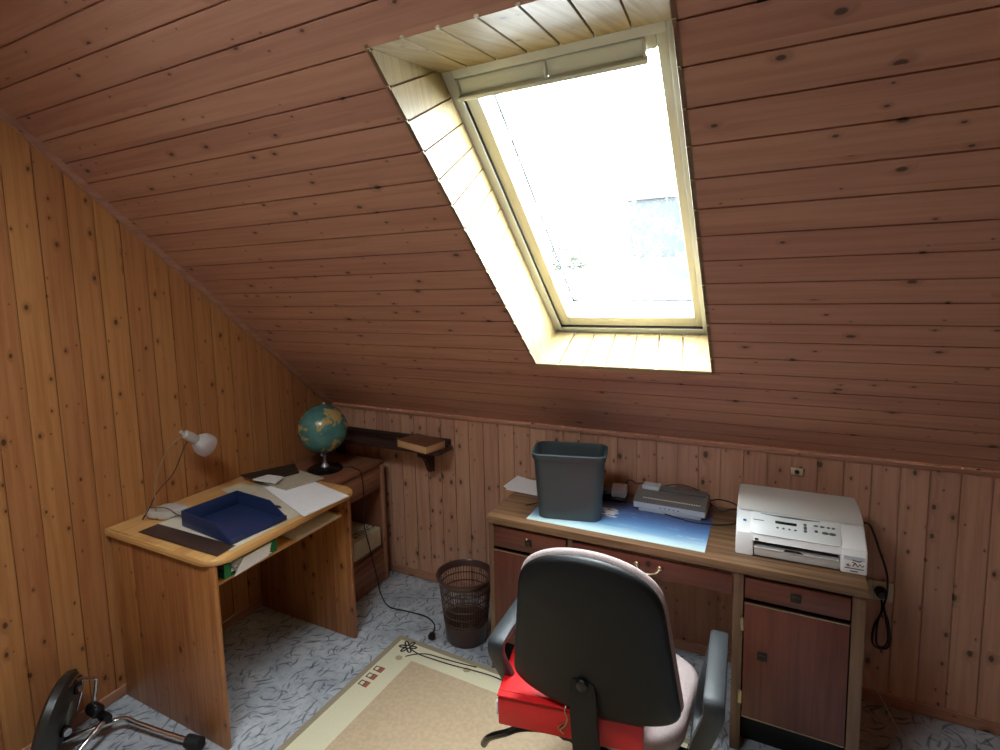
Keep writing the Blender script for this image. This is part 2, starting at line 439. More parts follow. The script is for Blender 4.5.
def planks(bm, place, segs, edges, cuts=(), g=.0055, dg=.007, uvfun=None):
    """place(u, v, d) -> point; edges: board joints; segs(va, vb) -> [((u0a,u1a),(u0b,u1b))]"""
    uvl = bm.loops.layers.uv.new('UVMap')
    def quad(a, b, c, d, uvs):
        f = bm.faces.new([bm.verts.new(p) for p in (a, b, c, d)])
        for l, w in zip(f.loops, uvs): l[uvl].uv = w
    for i in range(len(edges)-1):
        va, vb = edges[i], edges[i+1]
        vs = [va+g/2]+[c for c in cuts if va+g/2 < c < vb-g/2]+[vb-g/2]
        for a, b in zip(vs, vs[1:]):
            for (p, q), (r, s) in segs(a, b):
                if q-p < 1e-4 and s-r < 1e-4: continue
                quad(place(p, a, 0), place(q, a, 0), place(s, b, 0), place(r, b, 0), [(p, a), (q, a), (s, b), (r, b)])
    for v in edges:
        a, b = v-g/2, v+g/2
        for (p, q), (r, s) in segs(a, b):
            if q-p < 1e-4: continue
            w = [(p, v+.002), (q, v+.002), (s, v+.003), (r, v+.003)]
            quad(place(p, a, dg), place(q, a, dg), place(s, b, dg), place(r, b, dg), w)
            quad(place(p, a, 0), place(q, a, 0), place(q, a, dg), place(p, a, dg), w)
            quad(place(r, b, 0), place(s, b, 0), place(s, b, dg), place(r, b, dg), w)

HX0, HX1, HS0, HS1 = 1.563, 2.242, .576, 1.964
KX0, KX1, KY0, KY1 = 1.0, 1.8, -2.80, -2.10
# sloping ceiling with the roof window opening
bm = BM(); pitch = .099; n = int(S_TOP/pitch)+1
edges = [0]+[i*pitch-.022 for i in range(1, n+1) if i*pitch-.022 < S_TOP-.03]+[S_TOP-.003]
def segs(a, b):
    m = (a+b)/2
    if HS0 < m < HS1: return [((-.03, HX0), (-.03, HX0)), ((HX1, XR+.03), (HX1, XR+.03))]
    return [((-.03, XR+.03), (-.03, XR+.03))]
planks(bm, lambda u, v, d: SL(u, v, d), segs, edges, (HS0, HS1))
struct('ceiling', bm, 'ceil', uv=False, smooth=0, recalc=False)
bm = BM(); y_t = -S_TOP*CA; pitch = .099
n = int((y_t-YF)/pitch)+1; edges = [YF+i*pitch for i in range(n)]+[y_t]
planks(bm, lambda u, v, d: Vector((u, v, ZT+d)), lambda a, b: [((-.03, KX0), (-.03, KX0)), ((KX1, XR+.03), (KX1, XR+.03))] if KY0 < (a+b)/2 < KY1 else [((-.03, XR+.03), (-.03, XR+.03))], edges, (KY0, KY1))
o = struct('ceiling', bm, 'ceil', uv=False, smooth=0, recalc=False)
# left gable wall, vertical boards cut under the slope
def ztop(y): return min(ZT, H-y*math.tan(A)) if y < 0 else H
bm = BM(); edges = [-i*.1 for i in range(int(-YF/.1)+1)][::-1]
planks(bm, lambda u, v, d: Vector((-d, v, u)), lambda a, b: [((0, ztop(a)), (0, ztop(b)))], edges, (y_t,))
struct('wall_left', bm, 'wall_l', uv=False, smooth=0, recalc=False)
# low back wall
bm = BM(); edges = [i*.09 for i in range(int(XR/.09)+1)]+[XR]
planks(bm, lambda u, v, d: Vector((v, d, u)), lambda a, b: [((0, H), (0, H))], edges)
struct('wall_back', bm, 'wall_b', uv=False, smooth=0, recalc=False)
bm = BM(); edges = [-i*.1 for i in range(int(-YF/.1)+1)][::-1]
planks(bm, lambda u, v, d: Vector((XR+d, v, u)), lambda a, b: [((0, ztop(a)), (0, ztop(b)))], edges, (y_t,))
struct('wall_right', bm, 'wall_l', uv=False, smooth=0, recalc=False)
bm = BM(); box(bm, -.05, XR+.05, YF-.2, YF, 0, ZT+.03); struct('wall_front', bm, 'plaster', uv=False, smooth=0)
# unseen roof light added to brighten the room, in the flat ceiling
w2 = thing('fill_skylight', None, None, (KX0, KY0, ZT)); w2['kind'] = 'structure'
bm = BM()
for a, b, c, d in ((KX0-.02, KX0, KY0-.02, KY1+.02), (KX1, KX1+.02, KY0-.02, KY1+.02), (KX0, KX1, KY0-.02, KY0), (KX0, KX1, KY1, KY1+.02)):
    box(bm, a, b, c, d, ZT-.001, ZT+.22)
obj('shaft', bm, 'white', w2)
bm = BM()
for a, b, c, d in ((KX0, KX0+.05, KY0, KY1), (KX1-.05, KX1, KY0, KY1), (KX0+.05, KX1-.05, KY0, KY0+.05), (KX0+.05, KX1-.05, KY1-.05, KY1)):
    box(bm, a, b, c, d, ZT+.16, ZT+.21, .004)
obj('window_frame', bm, 'white', w2)
bm = BM(); box(bm, KX0+.04, KX1-.04, KY0+.04, KY1-.04, ZT+.18, ZT+.185); obj('pane', bm, 'clearpane', w2)
bm = BM(); box(bm, -.05, XR+.05, YF-.2, .05, -.1, 0); struct('floor', bm, 'carpet', smooth=0)
# mouldings
bm = BM()
P = []
for s, z in ((0.005, 0), (S_TOP-.01, 0)):
    P.append((SL(0, s, 0), s))
a0, a1 = SL(0, 0.0), SL(0, S_TOP-.006); nn = Vector((0, SA, CA))
hexa(bm, [a0+Vector((.001, 0, 0))-nn*.022, a0+Vector((.018, 0, 0))-nn*.022, a0+Vector((.03, 0, 0))-nn*.001, a0+Vector((.001, 0, 0))-nn*.001,
          a1+Vector((.001, 0, 0))-nn*.022, a1+Vector((.018, 0, 0))-nn*.022, a1+Vector((.03, 0, 0))-nn*.001, a1+Vector((.001, 0, 0))-nn*.001], .002)
struct('trim_1', bm, 'trimw', grain='y')
bm = BM(); box(bm, .02, XR-.01, -.010, -.001, H-.024, H-.006, .003); struct('trim_2', bm, 'trimw')
bm = BM(); box(bm, .02, XR-.01, -.016, -.001, .001, .045, .004); struct('baseboard_back', bm, 'trimw')
bm = BM(); box(bm, .001, .016, YF+.01, -.02, .001, .045, .004); struct('baseboard_left', bm, 'trimw', grain='y')

# ------------------------------------------------------------------ roof window
WD = .432; FX0, FX1, FS0, FS1 = 1.452, 2.172, .203, 1.648
win = thing('window_1', None, None); win['kind'] = 'structure'
def lining(P0, P1, Q0, Q1, n, out, ext=.03):
    """boards from the ceiling edge P0-P1 back to the frame edge Q0-Q1"""
    bm = BM(); P0, P1, Q0, Q1, out = map(Vector, (P0, P1, Q0, Q1, out)); out.normalize()
    gap = .003/(P1-P0).length
    for i in range(n):
        a, b = i/n+gap, (i+1)/n-gap
        if i == 0: a = 0
        if i == n-1: b = 1
        A0, B0 = P0.lerp(P1, a), P0.lerp(P1, b); A1, B1 = Q0.lerp(Q1, a), Q0.lerp(Q1, b)
        A0 = A0+(A0-A1).normalized()*.001; B0 = B0+(B0-B1).normalized()*.001
        hexa(bm, [A0, B0, B1, A1, A0+out*.012, B0+out*.012, B1+out*.012, A1+out*.012], .0012, 0, 1)
        if i:   # tongue showing at the joint
            c = P0.lerp(P1, i/n); d = (c-Q0.lerp(Q1, i/n)).normalized(); e = (P1-P0).normalized()*.005
            hexa(bm, [c-e, c+e, c+e+d*.006, c-e+d*.006, c-e+out*.008, c+e+out*.008, c+e+d*.006+out*.008, c-e+d*.006+out*.008])
    e = (P1-P0).normalized()*ext; f = (Q1-Q0).normalized()*ext
    A0, B0, A1, B1 = P0-e, P1+e, Q0-f, Q1+f
    s_ = (Q0-P0).normalized()*.004; A0 = A0+s_; B0 = B0+s_
    o1, o2 = out*.0121, out*.03
    hexa(bm, [A0+o1, B0+o1, B1+o1, A1+o1, A0+o2, B0+o2, B1+o2, A1+o2], 0, 1)
    return obj('lining_boards', bm, ['pale', 'trimw'], win, grain='y')
def clip(poly, f):
    out = []
    for i, p in enumerate(poly):
        q = poly[(i+1) % len(poly)]; a, b = f(p), f(q)
        if a >= 0: out.append(p)
        if (a >= 0) != (b >= 0): t_ = a/(a-b); out.append((p[0]+(q[0]-p[0])*t_, p[1]+(q[1]-p[1])*t_))
    return out
def side_lining(xa, xb, sgn, tilt=-.2, pitch=.1):
    """side lining: boards run from the ceiling edge up and out to the frame"""
    bm = BM()
    def pt(s, d, o): return SL(xa+(xb-xa)*d/WD+sgn*o, s, d)
    quad = [(HS0-.01, 0), (FS0-.01, WD), (FS1+.01, WD), (HS1+.01, 0)]
    def piece(poly, o0, o1, mi):
        A_ = [bm.verts.new(pt(s, d, o0)) for s, d in poly]; B_ = [bm.verts.new(pt(s, d, o1)) for s, d in poly]
        bm.faces.new(A_[::-1]).material_index = mi; bm.faces.new(B_).material_index = mi
        for i in range(len(poly)): bm.faces.new((A_[i], A_[(i+1) % len(poly)], B_[(i+1) % len(poly)], B_[i])).material_index = mi
    c = .36
    while c < HS1+.2:
        k = lambda p: p[0]-tilt*p[1]/WD
        poly = clip(clip(quad, lambda p: k(p)-(c+.003)), lambda p: (c+pitch-.003)-k(p))
        if len(poly) > 2: piece(poly, 0, .012, 0)
        if HS0 < c < HS1: piece([(c-.005, -.006), (c+.005, -.006), (c+.005, 0), (c-.005, 0)], 0, .008, 0)
        c += pitch
    piece([(HS0-.03, .004), (FS0-.03, WD), (FS1+.03, WD), (HS1+.03, .004)], .0121, .03, 1)
    return obj('lining_boards', bm, ['pale', 'trimw'], win, grain='z')
side_lining(HX0, FX0, -1)
side_lining(HX1, FX1, 1)
lining(SL(HX0, HS0), SL(HX1, HS0), SL(FX0, FS0, WD), SL(FX1, FS0, WD), 7, (0, .3, -1))
lining(SL(HX0, HS1), SL(HX1, HS1), SL(FX0, FS1, WD), SL(FX1, FS1, WD), 7, (0, .1, 1))
def ring(bm, x0, x1, s0, s1, w, d0, d1, bev=.003, mi=0, ws=None):
    ws = ws or (w, w, w, w)   # left right bottom top
    for (a, b, c, d) in ((x0, x0+ws[0], s0, s1), (x1-ws[1], x1, s0, s1), (x0+ws[0], x1-ws[1], s0, s0+ws[2]), (x0+ws[0], x1-ws[1], s1-ws[3], s1)):
        hexa(bm, [SL(a, c, d0), SL(b, c, d0), SL(b, d, d0), SL(a, d, d0), SL(a, c, d1), SL(b, c, d1), SL(b, d, d1), SL(a, d, d1)], bev, mi)
bm = BM(); ring(bm, FX0-.03, FX1+.03, FS0-.03, FS1+.03, .03, WD, WD+.11, .003, 0, (.066, .046, .066, .06)); obj('window_frame', bm, 'white', win)
ox0, ox1, os0, os1 = FX0+.036, FX1-.014, FS0+.038, FS1-.03
bm = BM(); ring(bm, ox0, ox1, os0, os1, .03, WD+.014, WD+.07, .005, 0, (.050, .034, .066, .05)); sash = obj('sash', bm, 'cream', win)
bm = BM(); ring(bm, ox0-.004, ox1+.004, os0-.004, os1+.004, .004, WD+.003, WD+.02, .001); obj('gasket', bm, 'grey_gasket', win)
gx0, gx1, gs0, gs1 = ox0+.045, ox1-.030, os0+.06, os1-.045
bm = BM(); hexa(bm, [SL(gx0, gs0, WD+.045), SL(gx1, gs0, WD+.045), SL(gx1, gs1, WD+.045), SL(gx0, gs1, WD+.045), SL(gx0, gs0, WD+.049), SL(gx1, gs0, WD+.049), SL(gx1, gs1, WD+.049), SL(gx0, gs1, WD+.049)])
obj('pane', bm, 'pane', win)
bm = BM(); ring(bm, gx0+.030, gx1-.004, gs0+.052, gs1-.01, .009, WD+.072, WD+.095, .001); obj('outer_seal', bm, 'grey_gasket', win)
# ventilation flap along the top of the sash
bm = BM()
vx0, vx1, vs = FX0+.04, FX1-.07, FS1-.03
for xa, xb in ((vx0+.008, (vx0+vx1)/2-.002), ((vx0+vx1)/2+.008, vx1-.008)):
    hexa(bm, [SL(xa, vs-.05, WD-.012), SL(xb, vs-.05, WD-.012), SL(xb, vs-.006, WD+.004), SL(xa, vs-.006, WD+.004), SL(xa, vs-.05, WD), SL(xb, vs-.05, WD), SL(xb, vs-.006, WD+.02), SL(xa, vs-.006, WD+.02)], .003)
vf = obj('ventilation_flap', bm, 'flap', win)
bm = BM()
hexa(bm, [SL(vx0, vs-.064, WD-.034), SL(vx1, vs-.064, WD-.034), SL(vx1, vs-.046, WD-.034), SL(vx0, vs-.046, WD-.034), SL(vx0, vs-.064, WD-.01), SL(vx1, vs-.064, WD-.01), SL(vx1, vs-.046, WD-.01), SL(vx0, vs-.046, WD-.01)], .005)
for x in (vx0, (vx0+vx1)/2, vx1-.012):
    hexa(bm, [SL(x, vs-.060, WD-.032), SL(x+.008, vs-.060, WD-.032), SL(x+.008, vs, WD-.008), SL(x, vs, WD-.008), SL(x, vs-.060, WD), SL(x+.008, vs-.060, WD), SL(x+.008, vs, WD), SL(x, vs, WD)], .001)
obj('flap_handle', bm, 'white', vf)
# snow lying on the lower part of the pane
bm = BM()
out = [(1.52, .245), (2.11, .245), (2.125, .36), (2.10, .47), (2.065, .545), (2.0, .60), (1.93, .618), (1.85, .622), (1.75, .612), (1.63, .604), (1.56, .60), (1.52, .59)]
cx, cs = 1.83, .40
rings = []
for k, dd in ((1, .0), (1.0, .012), (.93, .026), (.7, .036), (.35, .04)):
    rings.append([bm.verts.new(SL(cx+(x-cx)*k, cs+(s-cs)*k, WD+.052+dd)) for x, s in out])
bm.faces.new(rings[-1])
for a, b in zip(rings, rings[1:]):
    for i in range(len(out)): bm.faces.new((a[i], a[(i+1) % len(out)], b[(i+1) % len(out)], b[i]))
single('snow_patch', bm, 'snow', 'patch of melting white snow lying on the lower outside of the roof window', 'snow', tuple(SL(1.8, .3, WD+.052)), smooth=60)

# ------------------------------------------------------------------ outside
nb = thing('neighbouring_building', 'slate grey neighbouring house seen small through the wet roof window', 'building', (0.2, 18, -3))
bm = BM(); box(bm, -1.95, .0, 17, 22, -3, 4.25, .02); obj('wall', bm, 'render_wall', nb)
bm = BM(); box(bm, -2.05, .1, 16.9, 22.1, 4.25, 4.42, .02); obj('roof_edge', bm, 'roofm', nb)
bm = BM(); box(bm, -2.0, 3.2, 16, 22.4, -3, 2.3, .02); box(bm, .0, 3.2, 18, 22, 2.3, 4.1, .02); obj('extension_wall', bm, 'render_wall2', nb)
tr = thing('garden_tree', 'green leafy tree seen through the wet roof window left of the house', 'tree', (-3.6, 15.5, -3))
bm = BM(); tube(bm, [(-3.6, 15.5, -3), (-3.55, 15.5, -1), (-3.6, 15.4, 1.6)], [.16, .05], 8); obj('trunk', bm, 'bark', tr)
bm = BM(); rnd = random.Random(3)
for i in range(2600):
    c = Vector((rnd.gauss(-3.6, .55), rnd.gauss(15.5, .5), rnd.gauss(1.7, .6)))
    s = rnd.uniform(.05, .11); M_ = T(*c) @ RZ(rnd.uniform(0, 6)) @ RX(rnd.uniform(0, 3))
    bm.faces.new([bm.verts.new(M_ @ Vector(p)) for p in ((-s, 0, 0), (0, -s*.5, .01), (s, 0, 0), (0, s*.5, .01))])
obj('foliage', bm, 'leaf', tr, recalc=False, smooth=0)
bm = BM(); box(bm, -30, 30, .6, 45, -3.2, -3.0); struct('ground', bm, 'render_wall2', smooth=0)

# ------------------------------------------------------------------ right-hand desk
TZ = .724
rd = thing('kneehole_desk', 'brown wooden kneehole desk with reddish drawers and doors under the roof window', 'desk', (2.04, -.28, 0))
bm = BM(); box(bm, 1.357, 2.728, -.53, -.018, TZ-.032, TZ, .003); obj('desktop', bm, 'oak', rd, off=.3)
bm = BM()
for a, b in ((1.364, 1.386), (1.722, 1.738), (2.336, 2.352), (2.70, 2.722)): box(bm, a, b, -.5, -.022, .0, TZ-.033)
box(bm, 1.386, 2.70, -.5, -.484, TZ-.05, TZ-.033)                    # rail under the top
for a, b in ((1.386, 1.722), (2.352, 2.70)):
    box(bm, a, b, -.49, -.03, .13, .148); box(bm, a, b, -.492, -.476, .588, .598); box(bm, a, b, -.045, -.03, .148, .69)
    box(bm, a, b, -.44, -.03, .0, .13, 0, None, 1)
for a, b in ((1.36, 1.384), (1.72, 1.74), (2.334, 2.368), (2.686, 2.724)): box(bm, a, b, -.515, -.498, .0, TZ-.034, .002)
obj('carcass', bm, ['oakdk', 'blackp'], rd, grain='z')
def square_pull(par, x, z, s=.032):
    bm = BM(); box(bm, x-s/2, x+s/2, -.530, -.5255, z-s/2, z+s/2, .0015); box(bm, x-s*.3, x+s*.3, -.541, -.530, z+s*.05, z+s*.3, .002)
    obj('pull', bm, 'bronze', par)
def front(name, x0, x1, z0, z1, grain='x'):
    bm = BM(); box(bm, x0, x1, -.525, -.507, z0, z1, .003); f = obj(name, bm, 'maho', rd, grain=grain); return f
f = front('drawer', 1.388, 1.716, .590, .678); square_pull(f, 1.552, .635, .03)
bm = BM(); sphere(bm, (1.552, -.543, .657), .006); obj('knob', bm, 'brass', f)
f = front('drawer', 1.742, 2.332, .602, .676)
bm = BM()
for x in (2.0, 2.085): sphere(bm, (x, -.533, .648), .009, sc=(1.2, .6, 1))
tube(bm, [(2.0, -.536, .645), (2.008, -.546, .636), (2.02, -.547, .630), (2.0425, -.548, .624), (2.065, -.547, .630), (2.077, -.546, .636), (2.085, -.536, .645)], .003, 8, smooth=5)
obj('bail_handle', bm, 'brass', f)
bm = BM(); prism(bm, [(2.0425+.010*math.cos(a*PI/4), .655+.013*math.sin(a*PI/4)) for a in range(8)], .5255, .528, RX(PI/2)); obj('keyhole_plate', bm, 'bronze', f)
f = front('drawer', 2.372, 2.682, .602, .676); square_pull(f, 2.527, .642)
f = front('door', 1.388, 1.716, .152, .572, 'z'); square_pull(f, 1.60, .41)
bm = BM(); box(bm, 1.388, 1.716, -.5262, -.520, .572, .575); obj('edge_strip', bm, 'brass', f)
f = front('door', 2.372, 2.682, .152, .584, 'z'); square_pull(f, 2.432, .40)
bm = BM(); box(bm, 2.372, 2.682, -.5262, -.520, .584, .587); box(bm, 2.372, 2.682, -.5262, -.520, .149, .152); obj('edge_strip', bm, 'brass', f)
for z in (.22, .5):
    bm = BM(); box(bm, 2.357, 2.371, -.523, -.514, z-.025, z+.025, .002); obj('hinge', bm, 'brass', f)

# things on the right-hand desk
bm = BM(); box(bm, 1.53, 2.236, -.492, -.13, TZ+.0005, TZ+.003, .0008)
dm = thing('desk_mat', 'blue and white glossy picture mat lying flat on the brown kneehole desk', 'desk mat', (1.88, -.31, TZ+.0005))
obj('mat_sheet', bm, 'mat', dm, smooth=0)
bm = BM(); r = random.Random(4)
for i in range(34):
    x, y = 1.835+.035*math.sin(i*2.1)*i/34, -.285+.05*math.cos(i*1.7)*i/34; a = r.uniform(-.5, .5); w, h = r.uniform(.010, .020), r.uniform(.003, .007)
    prism(bm, [(x+w*math.cos(a+k*PI/4), y+h*math.sin(a+k*PI/4)) for k in range(8)], TZ+.00302, TZ+.0032+i*.000004)
obj('printed_figure', bm, 'paper', dm, smooth=0)
bm = BM()
uvp = [(1.285, -.055), (1.31, -.222), (1.50, -.235), (1.475, -.06)]
prism(bm, [uvp[1], uvp[2], uvp[3], (1.36, -.05)], TZ+.0006, TZ+.0035)
hexa(bm, [Vector(p) for p in ((1.295, -.215, TZ+.012), (1.33, -.222, TZ+.0012), (1.36, -.05, TZ+.0012), (1.30, -.05, TZ+.012), (1.295, -.215, TZ+.0135), (1.33, -.222, TZ+.0032), (1.36, -.05, TZ+.0032), (1.30, -.05, TZ+.0135))])
single('paper_sheets', bm, 'paper', 'few white paper sheets on the left back corner of the kneehole desk', 'paper', (1.40, -.14, TZ), smooth=0)

# dark waste bin standing on the desk
bn = thing('waste_bin', 'dark grey rectangular plastic waste bin standing on the kneehole desk', 'waste bin', (1.683, -.362, TZ+.0035), math.radians(13))
def rr(w, d, r): return rrect(-w/2, w/2, -d/2, d/2, r, 5)
bm = BM()
lv = [(.0, .262, .155), (.25, .294, .185), (.258, .295, .186), (.260, .306, .197), (.284, .310, .201)]
L_ = []
W0 = WM[bn.name]
for z, w, d in lv: L_.append([bm.verts.new(W0 @ Vector((x, y, z))) for x, y in rr(w, d, .04)])
for z, w, d in ((.284, .300, .191), (.258, .286, .178), (.006, .254, .148)): L_.append([bm.verts.new(W0 @ Vector((x, y, z))) for x, y in rr(w, d, .038)])
for a, b in zip(L_, L_[1:]):
    for i in range(len(a)): bm.faces.new((a[i], a[(i+1) % len(a)], b[(i+1) % len(a)], b[i]))
bm.faces.new(L_[0][::-1]); bm.faces.new(L_[-1])
obj('bin_body', bm, 'bin', bn, smooth=30)
bm = BM(); pts = [Vector((x, y, .282)) for x, y in rr(.308, .199, .041)]
tube(bm, [W0 @ p for p in pts], .0045, 8, closed=True); obj('rim', bm, 'bin', bn)

# hole punch behind the bin
hp = thing('hole_punch', 'small black and silver office punch behind the waste bin', 'hole punch', (1.826, -.115, TZ), math.radians(6))
W0 = WM[hp.name]
bm = BM(); box(bm, -.075, .045, -.045, .045, .0005, .024, .006, W0); obj('base', bm, 'blackm', hp)
bm = BM()
pr = [(.0, .024), (-.045, .026), (-.05, .05), (-.03, .066), (.0, .072), (.03, .064), (.046, .045), (.048, .026)]
prism(bm, [(y, z) for y, z in pr][::-1], -.02, .042, W0 @ Matrix(((0, 0, 1, 0), (1, 0, 0, 0), (0, 1, 0, 0), (0, 0, 0, 1))), .003)
lv_ = obj('lever', bm, 'silverp', hp)
bm = BM()
for x in (-.004, .026): sphere(bm, tuple(W0 @ Vector((x, .0, .0725))), .0035, seg=6)
obj('rivet', bm, 'steel', lv_)
bm = BM(); box(bm, -.07, -.022, -.035, .035, .024, .045, .008, W0); obj('stop', bm, 'blackm', hp)

# laminator-like silver device
lm = thing('desk_device', 'long silver and grey electronic device with a row of slots, behind the blue mat', 'electronic device', (2.07, -.13, TZ+.003), math.radians(-1))
W0 = WM[lm.name]
prof = [(-.085, .0), (.075, .0), (.08, .012), (.08, .06), (.045, .072), (-.02, .068), (-.075, .048), (-.085, .042)]
XZ = Matrix(((0, 0, 1, 0), (1, 0, 0, 0), (0, 1, 0, 0), (0, 0, 0, 1)))
bm = BM(); prism(bm, [(-.085, .014), (.075, .014), (.08, .02), (.08, .04), (-.0885, .04), (-.0885, .018)], -.148, .142, W0 @ XZ, .002)
box(bm, -.128, .124, -.083, .07, .0005, .014, .002, W0)
obj('lower_case', bm, 'silverp', lm)
bm = BM(); prism(bm, [(-.0885, .0405), (.08, .0405), (.08, .058), (.045, .070), (-.02, .064), (-.072, .052), (-.0885, .046)], -.149, .143, W0 @ XZ, .003)
tp = obj('upper_case', bm, 'greyp', lm)
bm = BM()
for i in range(24):
    x = -.112+i*.0098
    box(bm, x, x+.006, -.068, -.060, .0545, .0562, 0, W0 @ T(0, 0, 0))
obj('slot_row', bm, 'paper', tp)
bm = BM(); box(bm, -.132, -.058, .0, .06, .066, .084, .004, W0); obj('raised_lid', bm, 'silverp', lm)
bm = BM(); box(bm, -.058, .135, .01, .065, .066, .0745, .003, W0); obj('rear_ridge', bm, 'btn', lm)
bm = BM()
for i in range(5): box(bm, -.04+i*.018, -.031+i*.018, -.0895, -.0875, .026, .029, 0, W0)
obj('button', bm, 'btn', lm)

# printer
pw, pd = .385, .365
pt = thing('printer', 'white multifunction inkjet printer at the right end of the kneehole desk', 'printer', (2.53, -.245, TZ+.001), math.radians(1))
W0 = WM[pt.name] @ Matrix.Diagonal((1.035, 1, 1, 1)); XP = W0 @ XZ
bm = BM()
# body: side blocks and slanted nose; profile is (y, z)
side = [(-.198, .002), (.12, .002), (.12, .135), (-.10, .135), (-.19, .082), (-.198, .06)]
prism(bm, side, -.192, -.135, XP, .006, seg=3); prism(bm, side, .118, .192, XP, .006, seg=3)
nose = [(-.196, .062), (-.12, .062), (-.05, .135), (-.10, .135), (-.19, .082)]
prism(bm, [(-.12, .002), (.12, .002), (.12, .135), (-.1, .135), (-.12, .12)], -.14, .125, XP, .002)
prism(bm, [(-.198, .060), (-.10, .060), (-.10, .1345), (-.19, .0825)], -.14, .125, XP, .004)
body = obj('printer_body', bm, 'printer', pt)
bm = BM()
lid = [(-.105, .136), (.12, .136), (.12, .148), (.105, .160), (-.0, .162), (-.06, .158), (-.11, .138)]
prism(bm, lid, -.190, .190, XP, .006, seg=3); obj('scanner_lid', bm, 'printer2', pt)
# control panel lies on the nose slope: from (y -.19, z .0825) to (y -.10, z .1345)
sl_ = math.atan2(.1345-.0825, .09)
CP = W0 @ T(0, -.146, .1085) @ RX(sl_)
bm = BM(); prism(bm, rrect(-.148, .122, -.052, .05, .016), -.002, .0035, CP, .002); cp = obj('control_panel', bm, 'panelg', pt)
bm = BM(); prism(bm, [(-.115, .0385), (-.05, .034), (.0, .034), (.065, .0385), (.0, .040), (-.05, .040)], .0035, .0055, CP); obj('groove', bm, 'btn', cp)
bm = BM(); box(bm, -.07, -.005, .004, .015, .0035, .006, .001, CP); obj('display', bm, 'dkbtn', cp)
bm = BM()
for i in range(4): prism(bm, [(-.063+i*.018+.004*math.cos(a*PI/6), -.014+.003*math.sin(a*PI/6)) for a in range(12)], .0035, .006, CP)
for x, y, w, h in ((.02, .016, .005, .004), (.02, .002, .005, .008), (.02, -.012, .005, .004), (.052, .018, .007, .003), (.070, .018, .007, .003), (.088, .018, .005, .003), (.102, .018, .005, .003), (.052, -.005, .005, .005), (.078, -.007, .010, .005), (.098, -.007, .010, .005)):
    prism(bm, [(x+w*math.cos(a*PI/6), y+h*math.sin(a*PI/6)) for a in range(12)], .0035, .006, CP)
obj('button', bm, 'btn', cp)
bm = BM(); box(bm, -.138, -.105, .007, .010, .0035, .004, 0, CP); obj('small_lettering', bm, 'btn', cp)
bm = BM(); box(bm, -.170, -.160, -.004, .004, .002, .0045, .001, CP); obj('blue_mark', bm, 'bluelogo', pt)
bm = BM(); box(bm, -.132, -.12, -.1990, -.197, .063, .070, .001, W0); obj('card_slot', bm, 'dkbtn', pt)
# paper slot and tray
bm = BM(); box(bm, -.134, .117, -.125, -.119, .003, .060, 0, W0); box(bm, -.134, .117, -.19, -.12, .057, .0615, 0, W0); obj('slot_shadow_plate', bm, 'dkbtn', pt)
bm = BM(); box(bm, -.133, .116, -.194, -.12, .004, .034, .003, W0); box(bm, -.133, .116, -.20, -.15, .034, .038, .001, W0); tray = obj('paper_tray', bm, 'printer2', pt)
bm = BM(); prism(bm, [(-.045, -.2012), (.012, -.2012), (.004, -.188), (-.037, -.188)], .0381, .041, W0, .0005); obj('tray_tab', bm, 'dkbtn', tray)
bm = BM(); box(bm, .124, .187, -.1992, -.1975, .006, .066, .0005, W0); st = obj('sticker', bm, 'paper', pt)
bm = BM()
XZf = W0 @ T(0, -.1993, 0) @ RX(PI/2)
for P_ in ([(.150, .05), (.168, .046), (.176, .05)], [(.152, .028), (.158, .040), (.150, .042)], [(.158, .040), (.166, .028), (.171, .038), (.178, .030), (.182, .036)], [(.134, .030), (.142, .034), (.138, .026), (.146, .028)]):
    tube(bm, [XZf @ Vector((a, b, 0)) for a, b in P_], .0018, 6)
tube(bm, [XZf @ Vector((.130, .020, 0)), XZf @ Vector((.182, .020, 0))], .0014, 6); tube(bm, [XZf @ Vector((.146, .0105, 0)), XZf @ Vector((.166, .0105, 0))], .0018, 6)
obj('sticker_lettering', bm, 'ink', st)
bm = BM(); box(bm, .128, .184, -.1998, -.1990, .048, .062, 0, W0); obj('sticker_panel', bm, 'silverp', st)

# cables on the desk
bm = BM()
tube(bm, [(2.215, -.09, .77), (2.25, -.07, .775), (2.30, -.06, .765), (2.35, -.06, .745)], .0028, 6, smooth=6)
tube(bm, [(2.21, -.08, .76), (2.26, -.11, .74), (2.31, -.09, .75), (2.35, -.075, .735)], .0028, 6, smooth=6)
single('device_cable', bm, 'cable', 'black double cable between the silver desk device and the printer', 'cable', (2.28, -.08, TZ), uv=False)
bm = BM(); tube(bm, [(2.05, -.212, .7305), (2.15, -.245, .7305), (2.24, -.235, .7285), (2.31, -.20, .7285), (2.33, -.16, .7285)], .0025, 6, smooth=6)
single('device_cable', bm, 'cable', 'black cable curving in front of the silver desk device', 'cable', (2.2, -.22, .726), uv=False)
bm = BM(); tube(bm, [(1.475, -.365, .727), (1.50, -.335, .728), (1.53, -.31, .733), (1.56, -.28, .73), (1.57, -.20, .728)], .0022, 6, smooth=6)
single('thin_cable', bm, 'cable', 'short thin black wire left of the waste bin', 'cable', (1.5, -.33, .725), uv=False)
bm = BM(); tube(bm, [(1.90, -.06, .79), (1.96, -.03, .79), (2.0, -.025, .78), (2.08, -.02, .80), (2.16, -.02, .785), (2.2, -.03, .76)], .0024, 6, smooth=6)
tube(bm, [(1.83, -.05, .75), (1.86, -.03, .79), (1.90, -.06, .79)], .0024, 6, smooth=6)
single('wall_cable', bm, 'cable', 'black cable running along the back wall behind the silver device', 'cable', (2.0, -.04, .74), uv=False)

